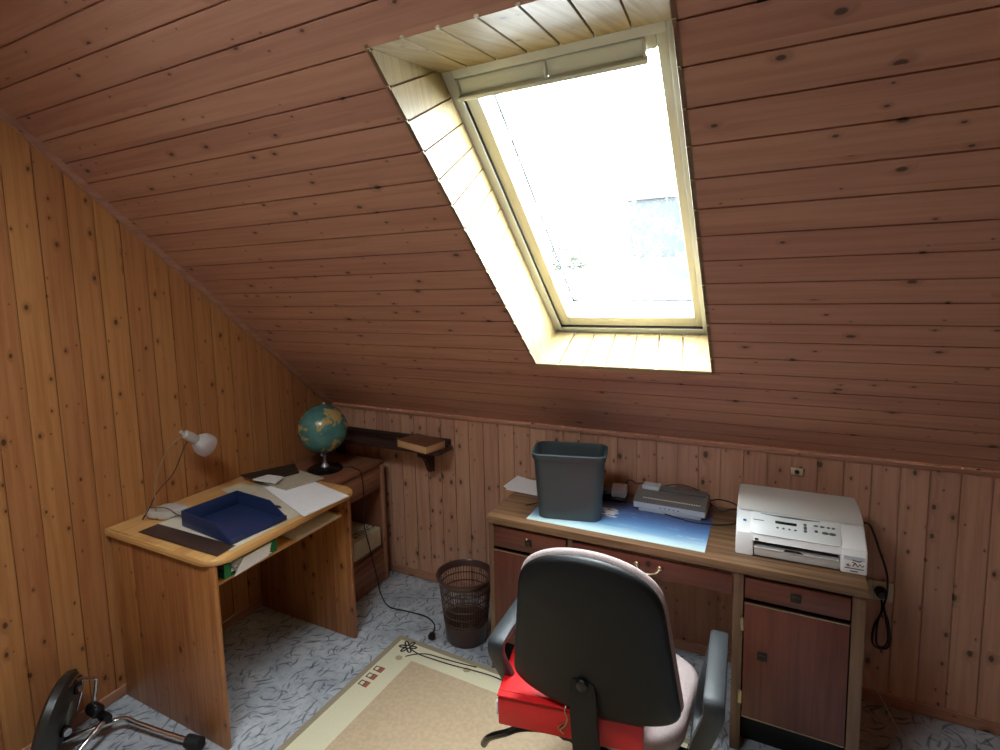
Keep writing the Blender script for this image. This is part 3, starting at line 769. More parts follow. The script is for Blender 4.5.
# wall sockets
def sock(name, label, x0, x1, z0, z1, n):
    t = thing(name, label, 'socket', ((x0+x1)/2, -.001, z0))
    bm = BM(); box(bm, x0, x1, -.012, -.0005, z0, z1, .003); obj('plate', bm, 'socket', t)
    for i in range(n):
        cx = x0+(x1-x0)*(i+.5)/n; cz = (z0+z1)/2
        q = min(1, (z1-z0)/.07); bm = BM(); lathe(bm, [(0, 0), (.019*q, 0), (.019*q, .002), (.021*q, .002), (.021*q, 0)], T(cx, -.0125, cz) @ RX(PI/2), 20); obj('outlet', bm, 'socketd', t)
sock('wall_socket', 'ivory wall socket low on the back wall right of the kneehole desk', 2.795, 2.878, .435, .515, 1)
sock('wall_socket', 'small square socket plate high on the back wall above the printer', 2.515, 2.56, .905, .935, 1)
pc = thing('power_cord', 'black power cord from the printer, plugged in and hanging in a tied loop', 'power cord', (2.83, -.03, .25))
bm = BM(); lathe(bm, [(0, 0), (.018, 0), (.018, .02), (.012, .035), (0, .037)], T(2.835, -.0165, .475) @ RX(PI/2), 16); obj('plug', bm, 'cable', pc)
bm = BM()
tube(bm, [(2.735, -.15, .79), (2.78, -.09, .77), (2.82, -.05, .66), (2.85, -.04, .56), (2.852, -.045, .48), (2.845, -.04, .42), (2.862, -.035, .37), (2.872, -.035, .29), (2.862, -.035, .255), (2.83, -.035, .25), (2.815, -.035, .275), (2.82, -.035, .34), (2.84, -.035, .40), (2.838, -.035, .45)], .004, 6, smooth=6)
tube(bm, [(2.845, -.045, .43), (2.855, -.05, .37), (2.864, -.045, .30), (2.85, -.045, .262), (2.828, -.045, .275), (2.828, -.045, .36), (2.843, -.045, .42)], .004, 6, smooth=6)
obj('cord', bm, 'cable', pc, uv=False)
bm = BM(); tube(bm, [(2.80, -.02, .76), (2.805, -.015, .62), (2.81, -.03, .5), (2.815, -.05, .43)], .0012, 5, smooth=6)
single('thin_wire', bm, 'wcable', 'thin pale wire hanging on the wall beside the black power cord', 'cable', (2.805, -.02, .43), uv=False)
bm = BM(); tube(bm, [(2.735, -.30, .36), (2.76, -.29, .29), (2.82, -.22, .17), (2.875, -.20, .06), (2.93, -.25, .004), (3.0, -.40, .003), (3.05, -.6, .003)], .002, 5, smooth=8)
single('floor_wire', bm, 'wcable', 'thin pale wire sagging from the right side of the kneehole desk to the floor', 'cable', (2.93, -.25, 0), uv=False)

# ------------------------------------------------------------------ pine desk on the left wall
DZ = .757; DX = .69; DY0, DY1 = -1.386, -.578
pdk = thing('pine_desk', 'small honey pine desk against the left wall with a pull-out shelf', 'desk', (.35, -.99, 0))
bm = BM(); prism(bm, rrect(.006, DX, DY0, DY1, (.07, .07, .004, .004), 7), DZ-.026, DZ, None, .009, seg=3); obj('desktop', bm, 'pinetop', pdk, grain='y')
for y in (DY0+.016, DY1-.052):
    bm = BM(); prism(bm, rrect(.02, DX-.024, y, y+.022, (.008, .008, 0, 0), 3), .0, DZ-.0265, None, .003); obj('side_panel', bm, 'pine', pdk, grain='z')
bm = BM(); box(bm, .02, .036, DY0+.039, DY1-.053, .30, DZ-.027, .001); obj('back_panel', bm, 'pine', pdk, grain='y')
bm = BM(); prism(bm, rrect(.08, .615, DY0+.040, DY1-.054, (.02, .02, .002, .002), 4), .625, .641, None, .005); sh = obj('pull_out_shelf', bm, 'pinetop', pdk, grain='y')
bm = BM(); tube(bm, [(.612, DY0+.041, .633), (.612, DY1-.055, .633)], .0125, 12); obj('front_edge', bm, 'pinetop', sh, grain='y')

SHX, SHY = .030, -.022
K0 = set(o.name for o in bpy.data.objects)
# blotter with leather strip
bl = thing('desk_blotter', 'cream desk pad with a dark brown side strip on the pine desk', 'desk pad', (.39, -1.04, DZ))
bm = BM(); box(bm, .145, .632, -1.27, -.72, DZ+.0005, DZ+.003, .0008); obj('pad_sheet', bm, 'blotter', bl)
bm = BM(); prism(bm, [(.15, -1.325), (.628, -1.322), (.622, -1.235), (.15, -1.24)], DZ+.0032, DZ+.0055, None, .0008); obj('side_strip', bm, 'leath', bl)

# navy letter tray
lt = thing('letter_tray', 'navy blue plastic letter tray on the desk pad of the pine desk', 'letter tray', (.447, -1.096, DZ+.006), math.radians(-5))
W0 = WM[lt.name]
bm = BM(); w, d, h = .131, .168, .066
box(bm, -d, d, -w, w, .0005, .004, .001, W0)
def wall(pts, M_): prism(bm, pts, -.0015, .0015, M_, .0005, seg=1)
prof = [(-d, .002), (d-.0, .002), (d, .014), (d-.10, h), (-d, h)]
for y in (-w+.0015, w-.0015): wall(prof, W0 @ T(0, y, 0) @ RX(PI/2))
box(bm, -d, -d+.003, -w, w, .002, h, .001, W0)
obj('tray_body', bm, 'blue', lt)
bm = BM()
for a, b in ((-w, -.062), (.062, w)): box(bm, d-.003, d+.002, a, b, .001, .022, .002, W0)
obj('front_lip', bm, 'blue', lt)

# papers
def sheets(name, pts, z0, n, label, loc, mat='paper', jit=.004, th=.0012, cat='papers'):
    bm = BM(); r = random.Random(5); z = z0
    cx = sum(p[0] for p in pts)/4; cy = sum(p[1] for p in pts)/4
    for i in range(n):
        a = r.uniform(-jit, jit)*4; dx, dy = r.uniform(-jit, jit), r.uniform(-jit, jit)
        q = [(cx+(x-cx)*math.cos(a)-(y-cy)*math.sin(a)+dx, cy+(x-cx)*math.sin(a)+(y-cy)*math.cos(a)+dy) for x, y in pts]
        prism(bm, q, z, z+th*.92); z += th
    return single(name, bm, mat, label, cat, loc, smooth=0)
sheets('paper_stack', [(.665, -.925), (.69, -.665), (.345, -.575), (.245, -.755)], DZ+.0035, 6, 'stack of white paper on the right end of the pine desk', (.48, -.74, DZ+.0035), cat='papers')
sheets('folder', [(.37, -.75), (.43, -.555), (.10, -.50), (.03, -.71)], DZ+.0115, 3, 'grey-beige folder lying behind the white paper stack', (.22, -.62, DZ+.0115), 'folder', .006, .003, 'folder')
sheets('folder', [(.20, -.745), (.27, -.56), (.15, -.47), (.02, -.715)], DZ+.0215, 2, 'dark slim folder on top of the grey-beige folder', (.15, -.62, DZ+.0215), 'folderd', .004, .004, 'folder')
sheets('booklet', [(.30, -.74), (.27, -.66), (.17, -.67), (.15, -.75)], DZ+.030, 3, 'small grey booklet lying on the dark slim folder', (.2, -.70, DZ+.030), 'paper2', .003, .002, 'booklet')
sheets('loose_sheet', [(.22, -.90), (.24, -.775), (.08, -.755), (.05, -.86)], DZ+.0035, 2, 'beige loose sheet beside the navy tray near the left wall', (.15, -.82, DZ+.0035), 'cream_card', .003, .001, 'paper')
bm = BM()
tube(bm, [(.33, -.905, DZ+.009), (.50, -.90, DZ+.009)], .0035, 8); tube(bm, [(.50, -.90, DZ+.009), (.51, -.90, DZ+.009)], [.0035, .001], 8)
tube(bm, [(.5, -.896, DZ+.0125), (.47, -.897, DZ+.0128)], .001, 6)
single('ballpoint_pen', bm, 'blackm', 'black pen lying between the navy tray and the white paper stack', 'pen', (.42, -.90, DZ+.0055), uv=False)
# on the pull-out shelf
gb = thing('green_folder', 'green cardboard folder with torn white papers on the shelf of the pine desk', 'folder', (.5, -1.15, .647))
bm = BM(); box(bm, .36, .612, -1.285, -1.03, .647, .650, .001); box(bm, .36, .612, -1.285, -1.03, .700, .703, .001); box(bm, .609, .6125, -1.285, -1.255, .649, .701); box(bm, .609, .6125, -1.06, -1.03, .649, .701); box(bm, .36, .365, -1.285, -1.03, .649, .701)
obj('cover', bm, 'green', gb)
bm = BM(); rr_ = random.Random(2)
for i in range(9):
    dy = rr_.uniform(-.012, .012); dx = rr_.uniform(-.006, .01)
    box(bm, .40, .606+dx, -1.24+dy, -1.07+dy, .6515+i*.0052, .6535+i*.0052)
hexa(bm, [Vector(p) for p in ((.614, -1.245, .642), (.622, -1.085, .655), (.616, -1.06, .698), (.614, -1.20, .695), (.615, -1.245, .640), (.624, -1.085, .653), (.618, -1.06, .698), (.616, -1.20, .695))])
obj('torn_papers', bm, 'paper', gb, smooth=0)
sheets('booklet', [(.612, -.93), (.618, -.665), (.42, -.66), (.42, -.92)], .6470, 5, 'thin white booklets at the right end of the pine desk shelf', (.51, -.82, .647), 'paper2', .006, .0022, 'booklets')

LZ = .015
# desk lamp
dl = thing('desk_lamp', 'small reading lamp with a frosted glass shade and thin curved stem on the pine desk', 'lamp', (.10, -1.20, DZ))
bm = BM()
prism(bm, [(.10+x*.075*math.cos(.4)-y*.042*math.sin(.4), -1.165+x*.075*math.sin(.4)*1.6+y*.05) for x, y in [(math.cos(a*PI/12), math.sin(a*PI/12)) for a in range(24)]], DZ+.001, DZ+.036, None, .015, seg=4)
obj('base', bm, 'lampbase', dl)
bm = BM(); tube(bm, [(.10, -1.215, DZ+.03), (.10, -1.213, LZ+.85), (.10, -1.20, LZ+.92), (.10, -1.165, LZ+.99), (.10, -1.12, LZ+1.045), (.10, -1.05, LZ+1.075)], .003, 8, smooth=6); obj('stem', bm, 'stemm', dl)
bm = BM(); ax = T(.105, -1.035, LZ+1.062) @ RX(math.radians(-128)) @ Matrix.Scale(1.28, 4)
lathe(bm, [(0, -.04), (.006, -.04), (.008, -.025), (.015, -.02), (.018, 0), (.017, .03), (.012, .036), (0, .036)], ax, 16); obj('lamp_holder', bm, 'lampbase', dl)
bm = BM(); lathe(bm, [(.014, .03), (.026, .04), (.038, .058), (.041, .075), (.040, .09), (.037, .09), (.038, .075), (.035, .059), (.024, .043), (.012, .034)], ax, 28); obj('lamp_shade', bm, 'lampglass', dl)
bm = BM(); lathe(bm, [(0, .035), (.011, .036), (.018, .055), (.014, .07), (0, .075)], ax, 16); obj('bulb', bm, 'paper', dl)
bm = BM(); tube(bm, [(.10, -1.03, LZ+1.055), (.10, -1.06, LZ+1.02), (.10, -1.12, LZ+.92), (.10, -1.20, LZ+.86), (.09, -1.235, LZ+.80), (.06, -1.25, LZ+.75), (.02, -1.22, LZ+.745), (.012, -1.20, LZ+.745)], .0022, 6, smooth=6)
tube(bm, [(.09, -1.235, LZ+.80), (.13, -1.19, LZ+.79), (.18, -1.17, LZ+.76), (.22, -1.16, LZ+.745)], .0022, 6, smooth=6)
obj('lamp_cord', bm, 'brcable', dl, uv=False)

for o in list(bpy.data.objects):
    if o.name not in K0 and o.parent is None:
        o.location.x += SHX; o.location.y += SHY
        if o.name == 'desk_lamp': o.location.z += .0035
# ------------------------------------------------------------------ corner cabinet, globe, shelf
CZ = .722; CX = .462; CY0, CY1 = -.558, -.085
cb = thing('corner_cabinet', 'low reddish pine cabinet in the corner behind the pine desk', 'cabinet', (.23, -.32, 0))
bm = BM(); box(bm, .018, CX+.008, CY0, CY1+.004, CZ-.02, CZ, .004); obj('cabinet_top', bm, 'cabw', cb, grain='y')
bm = BM(); box(bm, .02, CX-.002, CY0, CY0+.018, .0, CZ-.021); box(bm, .02, CX-.002, CY1-.018, CY1, .0, CZ-.021); box(bm, .02, .03, CY0+.018, CY1-.018, .0, CZ-.021)
box(bm, .03, CX-.01, CY0+.018, CY1-.018, .205, .223, .001); box(bm, .03, CX-.01, CY0+.018, CY1-.018, .56, .575, .001); box(bm, .03, CX-.02, CY0+.018, CY1-.018, .02, .035)
box(bm, CX-.018, CX, CY0+.018, CY1-.018, .0, .05, .002)
obj('carcass', bm, 'cabw', cb, grain='z')
bm = BM(); box(bm, CX-.004, CX+.006, CY1-.03, CY1, .0, CZ-.021, .002); box(bm, CX-.004, CX+.006, CY0, CY0+.03, .0, CZ-.021, .002); obj('stile', bm, 'trimw', cb, grain='z')
bm = BM(); box(bm, CX-.016, CX+.002, CY0+.032, CY1-.032, .578, CZ-.024, .003); box(bm, CX+.002, CX+.008, CY0+.07, CY1-.07, .60, CZ-.045, .003); obj('drawer', bm, 'cabw', cb, grain='y')
bm = BM(); box(bm, CX-.016, CX+.002, CY0+.032, CY1-.032, .055, .202, .003); box(bm, CX+.002, CX+.008, CY0+.07, CY1-.07, .08, .178, .003); obj('drawer', bm, 'cabw', cb, grain='y')
# board game style box in the open compartment
bx = thing('cardboard_box', 'cream cardboard box with black lettering in the open cabinet compartment', 'box', (.35, -.238, .224), math.radians(0))
W0 = WM[bx.name]
bm = BM(); box(bm, -.14, .105, -.125, .11, .0, .105, .003, W0); obj('box_body', bm, 'cream_card', bx)
text('lettering', 'STING', .066, W0 @ T(.05, .018, .1055) @ RZ(PI/2), 'ink', bx)
bm = BM(); box(bm, .0, .055, -.06, .04, .1052, .1056, 0, W0 @ T(-.10, 0, 0)); obj('printed_patch', bm, 'folder', bx)
bk = thing('book', 'small pale book standing left of the cream cardboard box', 'book', (.42, -.40, .224))
bm = BM(); box(bm, .32, .458, -.405, -.377, .2235, .37, .002); obj('cover', bm, 'paper2', bk)
bm = BM(); box(bm, .325, .456, -.4, -.382, .226, .3705); obj('pages', bm, 'paper', bk)

gl = thing('desk_globe', 'green and yellow desk globe on a black round foot', 'globe', (.27, -.355, CZ))
W0 = WM[gl.name]
bm = BM(); lathe(bm, [(0, .001), (.095, .001), (.098, .007), (.088, .014), (.03, .02), (0, .021)], W0, 36); obj('foot', bm, 'blackm', gl)
bm = BM(); lathe(bm, [(0, .02), (.022, .02), (.017, .03), (.009, .04), (.008, .075), (.013, .082), (.013, .09), (0, .092)], W0, 20); obj('neck', bm, 'steel', gl)
GC = Vector((.27, -.355, CZ+.092+.14))
bm = BM(); sphere(bm, tuple(GC), .134, seg=24); ball = obj('globe_ball', bm, 'globe', gl)
bm = BM(); tilt = math.radians(23.5)
arc = []
for k in range(19):
    a = -PI/2-tilt+.0+k*PI/18
    arc.append(GC+Vector((math.sin(0)*0, 0, 0))+Vector((-.141*math.cos(a)*.5, -.141*math.cos(a)*-.85, .141*math.sin(a))))
tube(bm, arc, .004, 6, flat=.6); obj('meridian_arm', bm, 'steel', gl)
bm = BM(); top = GC+Vector((-.5*math.sin(-tilt)*-.141, 0, 0))
sphere(bm, tuple(arc[-1]), .009, seg=8); sphere(bm, tuple(arc[0]), .009, seg=8); obj('pivot', bm, 'steel', gl)
bm = BM()
tube(bm, [(.33, -.30, CZ+.004), (.38, -.27, CZ+.004), (.43, -.285, CZ+.004), (.47, -.30, CZ+.002), (.481, -.30, CZ-.03), (.480, -.29, .60), (.478, -.30, .44), (.482, -.26, .25), (.50, -.23, .06), (.53, -.25, .008), (.65, -.335, .006), (.76, -.33, .006), (.88, -.325, .006), (.955, -.36, .006), (.985, -.41, .006), (1.0, -.445, .012)], .0034, 6, smooth=8)
gc = thing('globe_cord', 'brown power cord running down the cabinet and across the carpet to a plug', 'power cord', (.9, -.33, 0))
obj('cord', bm, 'cable', gc, uv=False)
bm = BM(); lathe(bm, [(0, 0), (.008, .002), (.017, .018), (.018, .034), (0, .034)], T(1.0, -.442, .02) @ RZ(.35) @ RX(PI/2), 14)
for sx in (-.009, .009): tube(bm, [(1.01+sx, -.475, .02), (1.016+sx, -.495, .02)], .0024, 6)
obj('plug', bm, 'cable', gc)

ws = thing('wall_shelf', 'dark brown wooden wall shelf on the back wall above the corner cabinet', 'shelf', (.45, -.08, .80))
bm = BM(); box(bm, .03, .90, -.165, -.018, .822, .84, .003); obj('shelf_board', bm, 'dark', ws)
bm = BM()
def bracket(x):
    prism(bm, [(-.02, .68), (-.02, .8215), (-.158, .8215), (-.158, .80), (-.14, .785), (-.11, .775), (-.088, .75), (-.075, .71), (-.06, .685)], x-.012, x+.012, XZ, .002)
bracket(.765); obj('bracket', bm, 'dark', ws, grain='z')
bm = BM(); bracket(.12); obj('bracket', bm, 'dark', ws, grain='z')
bm = BM(); box(bm, .03, .88, -.017, -.005, .842, .872, .002); obj('back_rail', bm, 'dark', ws)
bo = thing('book', 'thick brown book with tan page edges lying on the dark wall shelf', 'book', (.76, -.115, .8405), math.radians(-14))
W0 = WM[bo.name]
bm = BM(); box(bm, -.115, .115, -.08, .07, .0, .003, .001, W0); box(bm, -.115, .115, -.08, .07, .041, .044, .001, W0); box(bm, -.118, -.114, -.08, .07, .0, .044, .001, W0); obj('cover', bm, 'bookc', bo)
bm = BM(); box(bm, -.114, .112, -.0775, .067, .003, .041, .001, W0); obj('pages', bm, 'pages', bo)

# ------------------------------------------------------------------ waste basket
wb = thing('waste_basket', 'round brown plastic waste basket with slotted sides on the carpet beside the kneehole desk', 'waste basket', (1.15, -.37, 0))
W0 = WM[wb.name]; rb, rt, hb = .099, .130, .325
rz_ = lambda z: rb+(rt-rb)*z/hb
bm = BM(); lathe(bm, [(0, .001), (rb-.004, .001), (rb, .006), (rz_(.10), .10), (rz_(.10)-.003, .10), (rb-.003, .008), (0, .006)], W0, 40); obj('lower_wall', bm, 'basket', wb)
bm = BM()
n = 56
for z in (.11, .15, .19, .23, .27):
    lathe(bm, [(rz_(z)+.0005, z-.0025), (rz_(z)+.0005, z+.0025), (rz_(z)-.0035, z+.0025), (rz_(z)-.0035, z-.0025)], W0, 40, closed_prof=True)
for i in range(n):
    a = 2*PI*i/n
    p, q = rz_(.10), rz_(.305)
    tube(bm, [W0 @ Vector(((p-.0015)*math.cos(a), (p-.0015)*math.sin(a), .10)), W0 @ Vector(((q-.0015)*math.cos(a), (q-.0015)*math.sin(a), .305))], .0022, 4)
obj('slotted_wall', bm, 'basket', wb)
bm = BM(); lathe(bm, [(rz_(.30)-.003, .30), (rz_(.30)+.001, .30), (rt+.004, .318), (rt+.011, .323), (rt+.011, .330), (rt+.002, .333), (rt-.003, .327)], W0, 40, closed_prof=True); obj('rim', bm, 'basket', wb)

# ------------------------------------------------------------------ rug
RW, RL = 1.62, 2.3
rg = thing('area_rug', 'cream and tan rectangular rug with black flower outline on the carpet', 'rug', (.853, -.512, 0), math.radians(-1.5))
W0 = WM[rg.name]
bm = BM(); prism(bm, rrect(0, RW, -RL, 0, .01, 3), .0, .009, W0, .003); obj('binding', bm, 'binding', rg)
bm = BM(); box(bm, .03, RW-.03, -RL+.03, -.03, .0091, .0105, .0005, W0); obj('cream_border', bm, 'rcream', rg)
bm = BM(); box(bm, .165, RW-.19, -RL+.17, -.135, .0106, .012, .0005, W0); obj('tan_field', bm, 'rtan', rg)
bm = BM()
fc = Vector((.092, -.062, .0118))
for k in range(6):
    a = k*PI/3+.3; c = fc+Vector((.026*math.cos(a), .026*math.sin(a), 0))
    pts = [c+Vector((.017*math.cos(b)*math.cos(a)-.008*math.sin(b)*math.sin(a), .017*math.cos(b)*math.sin(a)+.008*math.sin(b)*math.cos(a), 0)) for b in [i*PI/6 for i in range(12)]]
    tube(bm, [W0 @ p for p in pts], .0042, 5, closed=True, flat=.4)
tube(bm, [W0 @ (fc+Vector(p)) for p in ((.02, -.008, 0), (.08, -.02, 0), (.16, -.018, 0), (.25, -.012, 0), (.36, .003, 0), (.47, .01, 0), (.62, -.01, 0), (.8, .02, 0))], .0036, 5, smooth=6, flat=.4)
tube(bm, [W0 @ (fc+Vector(p)) for p in ((.03, -.062, 0), (.06, -.03, 0), (.11, -.002, 0), (.18, .006, 0), (.26, .014, 0), (.36, .028, 0))], .0036, 5, smooth=6, flat=.4)
for k in range(3): tube(bm, [W0 @ Vector(p) for p in ((.045, -.237-k*.051, .0112), (.045, -.262-k*.051, .0112), (.068, -.262-k*.051, .0112), (.068, -.237-k*.051, .0112))], .0035, 4, closed=True, flat=.4)
for x in (1.35,): tube(bm, [W0 @ Vector(p) for p in ((x, -.055, .0112), (x, -.03, .0112), (x+.03, -.03, .0112), (x+.03, -.055, .0112))], .0035, 4, closed=True, flat=.4)
obj('woven_motif', bm, 'rblack', rg, uv=False)
bm = BM()
for k in range(3): box(bm, .066, .09, -.266-k*.051, -.232-k*.051, .0106, .0116, 0, W0)
obj('rust_square', bm, 'rred', rg)
bm = BM()
for x, y in ((.10, -.145), (.42, -.068)): prism(bm, [(x+.017*math.cos(a*PI/8), y+.015*math.sin(a*PI/8)) for a in range(16)], .0106, .0117, W0)
obj('taupe_dot', bm, 'rgrey', rg)

# ------------------------------------------------------------------ office chair
ch = thing('office_chair', 'black office chair with pinkish grey cushions, seen from behind at the kneehole desk', 'chair', (2.022, -.95, .0125), math.radians(2))
W0 = WM[ch.name]
def hw(z):   # half width of the back at height z above its bottom edge (0..1)
    base = .229-.062*max(0, (z-.12))
    b = 1-(max(0, .20-z)/.20)**2.6; t = 1-(max(0, z-.72)/.28)**3.0
    return base*max(0, b)**.5*max(0, t)**.5
def back_outline(g, hgt, n=44):
    zs = [.5-.5*math.cos(PI*i/n) for i in range(n+1)]
    R_ = [(hw(z)*(1+g/.22)+0, z*(hgt+2*g)-g) for z in zs]
    pts = [(x, z) for x, z in R_]+[(-x, z) for x, z in R_[1:-1][::-1]]
    return pts
BH = .485; lean = math.radians(9)
BT = W0 @ T(0, -.292, .552) @ RX(lean)
MX = Matrix(((1, 0, 0, 0), (0, 0, -1, 0), (0, 1, 0, 0), (0, 0, 0, 1)))      # (x, z, depth) with depth towards the viewer behind
def pad(bm, g, y0, y1, bulge, hgt=BH):
    """rounded pad between depths y0 (back) and y1 (front)"""
    o = back_outline(g, hgt); c = (0, hgt/2)
    lay = []
    for k, y in ((1, (y0+y1)/2-.0), (.985, y0+(y1-y0)*.2), (.95, y0+(y1-y0)*.05), (.80, y0-bulge*.5), (.45, y0-bulge), (.12, y0-bulge*1.15)):
        lay.append([bm.verts.new(BT @ Vector((x*k, y+.10*(x*k)**2*1.5, c[1]+(z-c[1])*k))) for x, z in o])
    lay2 = []
    for k, y in ((.985, y0+(y1-y0)*.8), (.95, y1-(y1-y0)*.05), (.80, y1+bulge*.3), (.45, y1+bulge*.3), (.12, y1+bulge*.3)):
        lay2.append([bm.verts.new(BT @ Vector((x*k, y+.10*(x*k)**2*1.5, c[1]+(z-c[1])*k))) for x, z in o])
    n = len(o)
    for seq in (lay, [lay[0]]+lay2):
        for a, b in zip(seq, seq[1:]):
            for i in range(n): bm.faces.new((a[i], a[(i+1) % n], b[(i+1) % n], b[i]))
        bm.faces.new(seq[-1])
bm = BM(); pad(bm, .0, -.012, .022, .012); obj('back_shell', bm, 'blackp', ch, smooth=60, uv=False)
bm = BM(); pad(bm, .004, .014, .044, .0); obj('back_cushion', bm, 'fabric', ch, smooth=60, uv=False)
# spine bar
bm = BM()
path = [(-.328, .675), (-.330, .63), (-.322, .56), (-.305, .47), (-.285, .40), (-.24, .372), (-.10, .37)]
cp_ = catmull([Vector((y, z, 0)) for y, z in path], 5)
pv = None
for i, p in enumerate(cp_):
    d_ = (cp_[min(i+1, len(cp_)-1)]-cp_[max(i-1, 0)]).normalized(); nn = Vector((-d_.y, d_.x, 0))*.010
    w = .036 if i > 3 else .028+.002*i
    cur = [bm.verts.new(W0 @ Vector((sx*w-.015, p.x+sg*nn.x, p.y+sg*nn.y))) for sx, sg in ((-1, -1), (1, -1), (1, 1), (-1, 1))]
    if pv:
        for k in range(4): bm.faces.new((pv[k], pv[(k+1) % 4], cur[(k+1) % 4], cur[k]))
    else: bm.faces.new(cur[::-1])
    pv = cur
bm.faces.new(pv)
es = [e for e in bm.edges if len(e.link_faces) == 2 and e.calc_face_angle() > .9]
bmesh.ops.bevel(bm, geom=es, offset=.004, segments=2, affect='EDGES')
sp = obj('back_support_bar', bm, 'blackp', ch, uv=False)
bm = BM(); lathe(bm, [(0, 0), (.015, 0), (.017, .004), (.014, .009), (.006, .011), (0, .011)], W0 @ T(-.015, -.340, .668) @ RX(PI/2), 20); obj('knob', bm, 'blackm', sp)
# seat
bm = BM()
so = [(x*(1-.16*max(0, (.05-y))/.26), y) for x, y in rrect(-.238, .238, -.215, .262, (.13, .15, .15, .13), 10)]
lay = []
for k, z in ((.93, .375), (.99, .385), (1.0, .41), (.99, .435), (.93, .448), (.7, .452), (.3, .450)):
    lay.append([bm.verts.new(W0 @ Vector((x*k, y*k+.01, z+(0 if z < .43 else -.4*max(0, y*k-.12)**1.5)))) for x, y in so])
for a, b in zip(lay, lay[1:]):
    for i in range(len(so)): bm.faces.new((a[i], a[(i+1) % len(so)], b[(i+1) % len(so)], b[i]))
bm.faces.new(lay[0][::-1]); bm.faces.new(lay[-1])
obj('seat_cushion', bm, 'fabric', ch, smooth=60, uv=False)
bm = BM(); prism(bm, [(x*.93, y*.93+.01) for x, y in so], .345, .376, W0, .012, seg=3); obj('seat_pan', bm, 'blackp', ch, uv=False)
bm = BM(); box(bm, -.09, .09, -.10, .10, .31, .346, .008, W0); obj('mechanism', bm, 'blackm', ch)
bm = BM(); lathe(bm, [(.028, .085), (.028, .20), (.018, .205), (.018, .312), (0, .312)], W0, 20); obj('gas_column', bm, 'blackm', ch)
# armrests: closed loops
def arm(sx):
    bm = BM()
    P_ = [(-.255, .645), (-.225, .657), (-.10, .657), (.03, .653), (.075, .635), (.07, .59), (.035, .50), (.02, .43), (-.02, .395), (-.12, .39), (-.17, .41), (-.20, .48), (-.245, .59)]
    c_ = catmull([Vector((y, z, 0)) for y, z in P_], 4, True)
    n_ = len(c_); rings = []
    for i, p in enumerate(c_):
        d_ = (c_[(i+1) % n_]-c_[i-1]).normalized(); nn = Vector((d_.y, -d_.x, 0))
        
        t_ = .012; w = .026 if p.y > .5 else .026-.008*min(1, (.5-p.y)/.08)
        lat = sx*(.298-(.05*min(1, max(0, (.62-p.y)/.2))))
        ring_ = []
        for k in range(12):
            a = 2*PI*k/12; cx_, cy_ = math.cos(a), math.sin(a)
            ex = abs(cx_)**.5*(1 if cx_ > 0 else -1); ey = abs(cy_)**.5*(1 if cy_ > 0 else -1)
            ring_.append(bm.verts.new(W0 @ Vector((lat+ex*w, p.x+nn.x*ey*t_, p.y+nn.y*ey*t_))))
        rings.append(ring_)
    for i in range(n_):
        a, b = rings[i], rings[(i+1) % n_]
        for k in range(12): bm.faces.new((a[k], a[(k+1) % 12], b[(k+1) % 12], b[k]))
    ar = obj('armrest', bm, 'armp', ch, smooth=50, uv=False)
    bm = BM(); box(bm, min(sx*.10, sx*.262), max(sx*.10, sx*.262), -.12, -.06, .336, .345, .002, W0)
    hexa(bm, [W0 @ Vector((sx*x, y, z)) for x, y, z in ((.235, -.12, .337), (.262, -.12, .337), (.262, -.06, .337), (.235, -.06, .337), (.235, -.12, .40), (.262, -.12, .40), (.262, -.06, .40), (.235, -.06, .40))], .003)
    obj('bracket', bm, 'blackm', ar)
arm(-1); arm(1)
bm = BM(); tube(bm, [(-.09, -.13, .335), (-.24, -.17, .33), (-.30, -.20, .315), (-.36, -.19, .27), (-.39, -.17, .22)], [.009, .012], 8, smooth=5, M_=W0); obj('height_lever', bm, 'blackm', ch, uv=False)
# star base
bm = BM(); lathe(bm, [(0, .07), (.045, .07), (.045, .10), (.03, .112), (0, .112)], W0, 20); hub = obj('base_hub', bm, 'blackm', ch)
for k in range(5):
    a = math.radians(126+72*k); R_ = W0 @ RZ(a)
    bm = BM(); hexa(bm, [R_ @ Vector(p) for p in ((.03, -.024, .072), (.31, -.014, .062), (.31, .014, .062), (.03, .024, .072), (.03, -.018, .106), (.31, -.01, .078), (.31, .01, .078), (.03, .018, .106))], .004); lg = obj('base_leg', bm, 'blackm', ch)
    bm = BM()
    for s in (-1, 1): lathe(bm, [(0, 0), (.022, 0), (.025, .004), (.025, .014), (.02, .018), (0, .018)], R_ @ T(.30, s*.006, .0255) @ RX(-s*PI/2), 18)
    tube(bm, [R_ @ Vector((.305, 0, .03)), R_ @ Vector((.305, 0, .066))], .006, 8)
    obj('caster', bm, 'rubber', lg)

# red box on the seat
rx = thing('red_box', 'flat bright red box pushed between backrest and seat of the office chair', 'box', (1.938, -1.112, .4665), math.radians(11))
W0 = WM[rx.name]
bm = BM(); w, d = .20, .135
box(bm, -w, w, -d, d, .0, .088, .004, W0); obj('box_base', bm, 'red', rx)
bm = BM(); box(bm, -w-.002, w+.002, -d-.002, d+.002, .0885, .0925, .0015, W0)
tube(bm, [W0 @ Vector((-w, -d+.02, .093)), W0 @ Vector((w, -d+.02, .093))], .0018, 6)
obj('lid', bm, 'red', rx)
bm = BM(); box(bm, -w-.006, -w-.0005, -d-.001, -d+.07, .03, .07, .0005, W0); obj('white_label', bm, 'paper', rx)
bm = BM(); box(bm, -w-.0005, w+.0005, -d-.0025, -d-.0008, .082, .0845, 0, W0); box(bm, -w, w, -d+.19, -d+.193, .0924, .0930, 0, W0); obj('crease', bm, 'redd', rx)
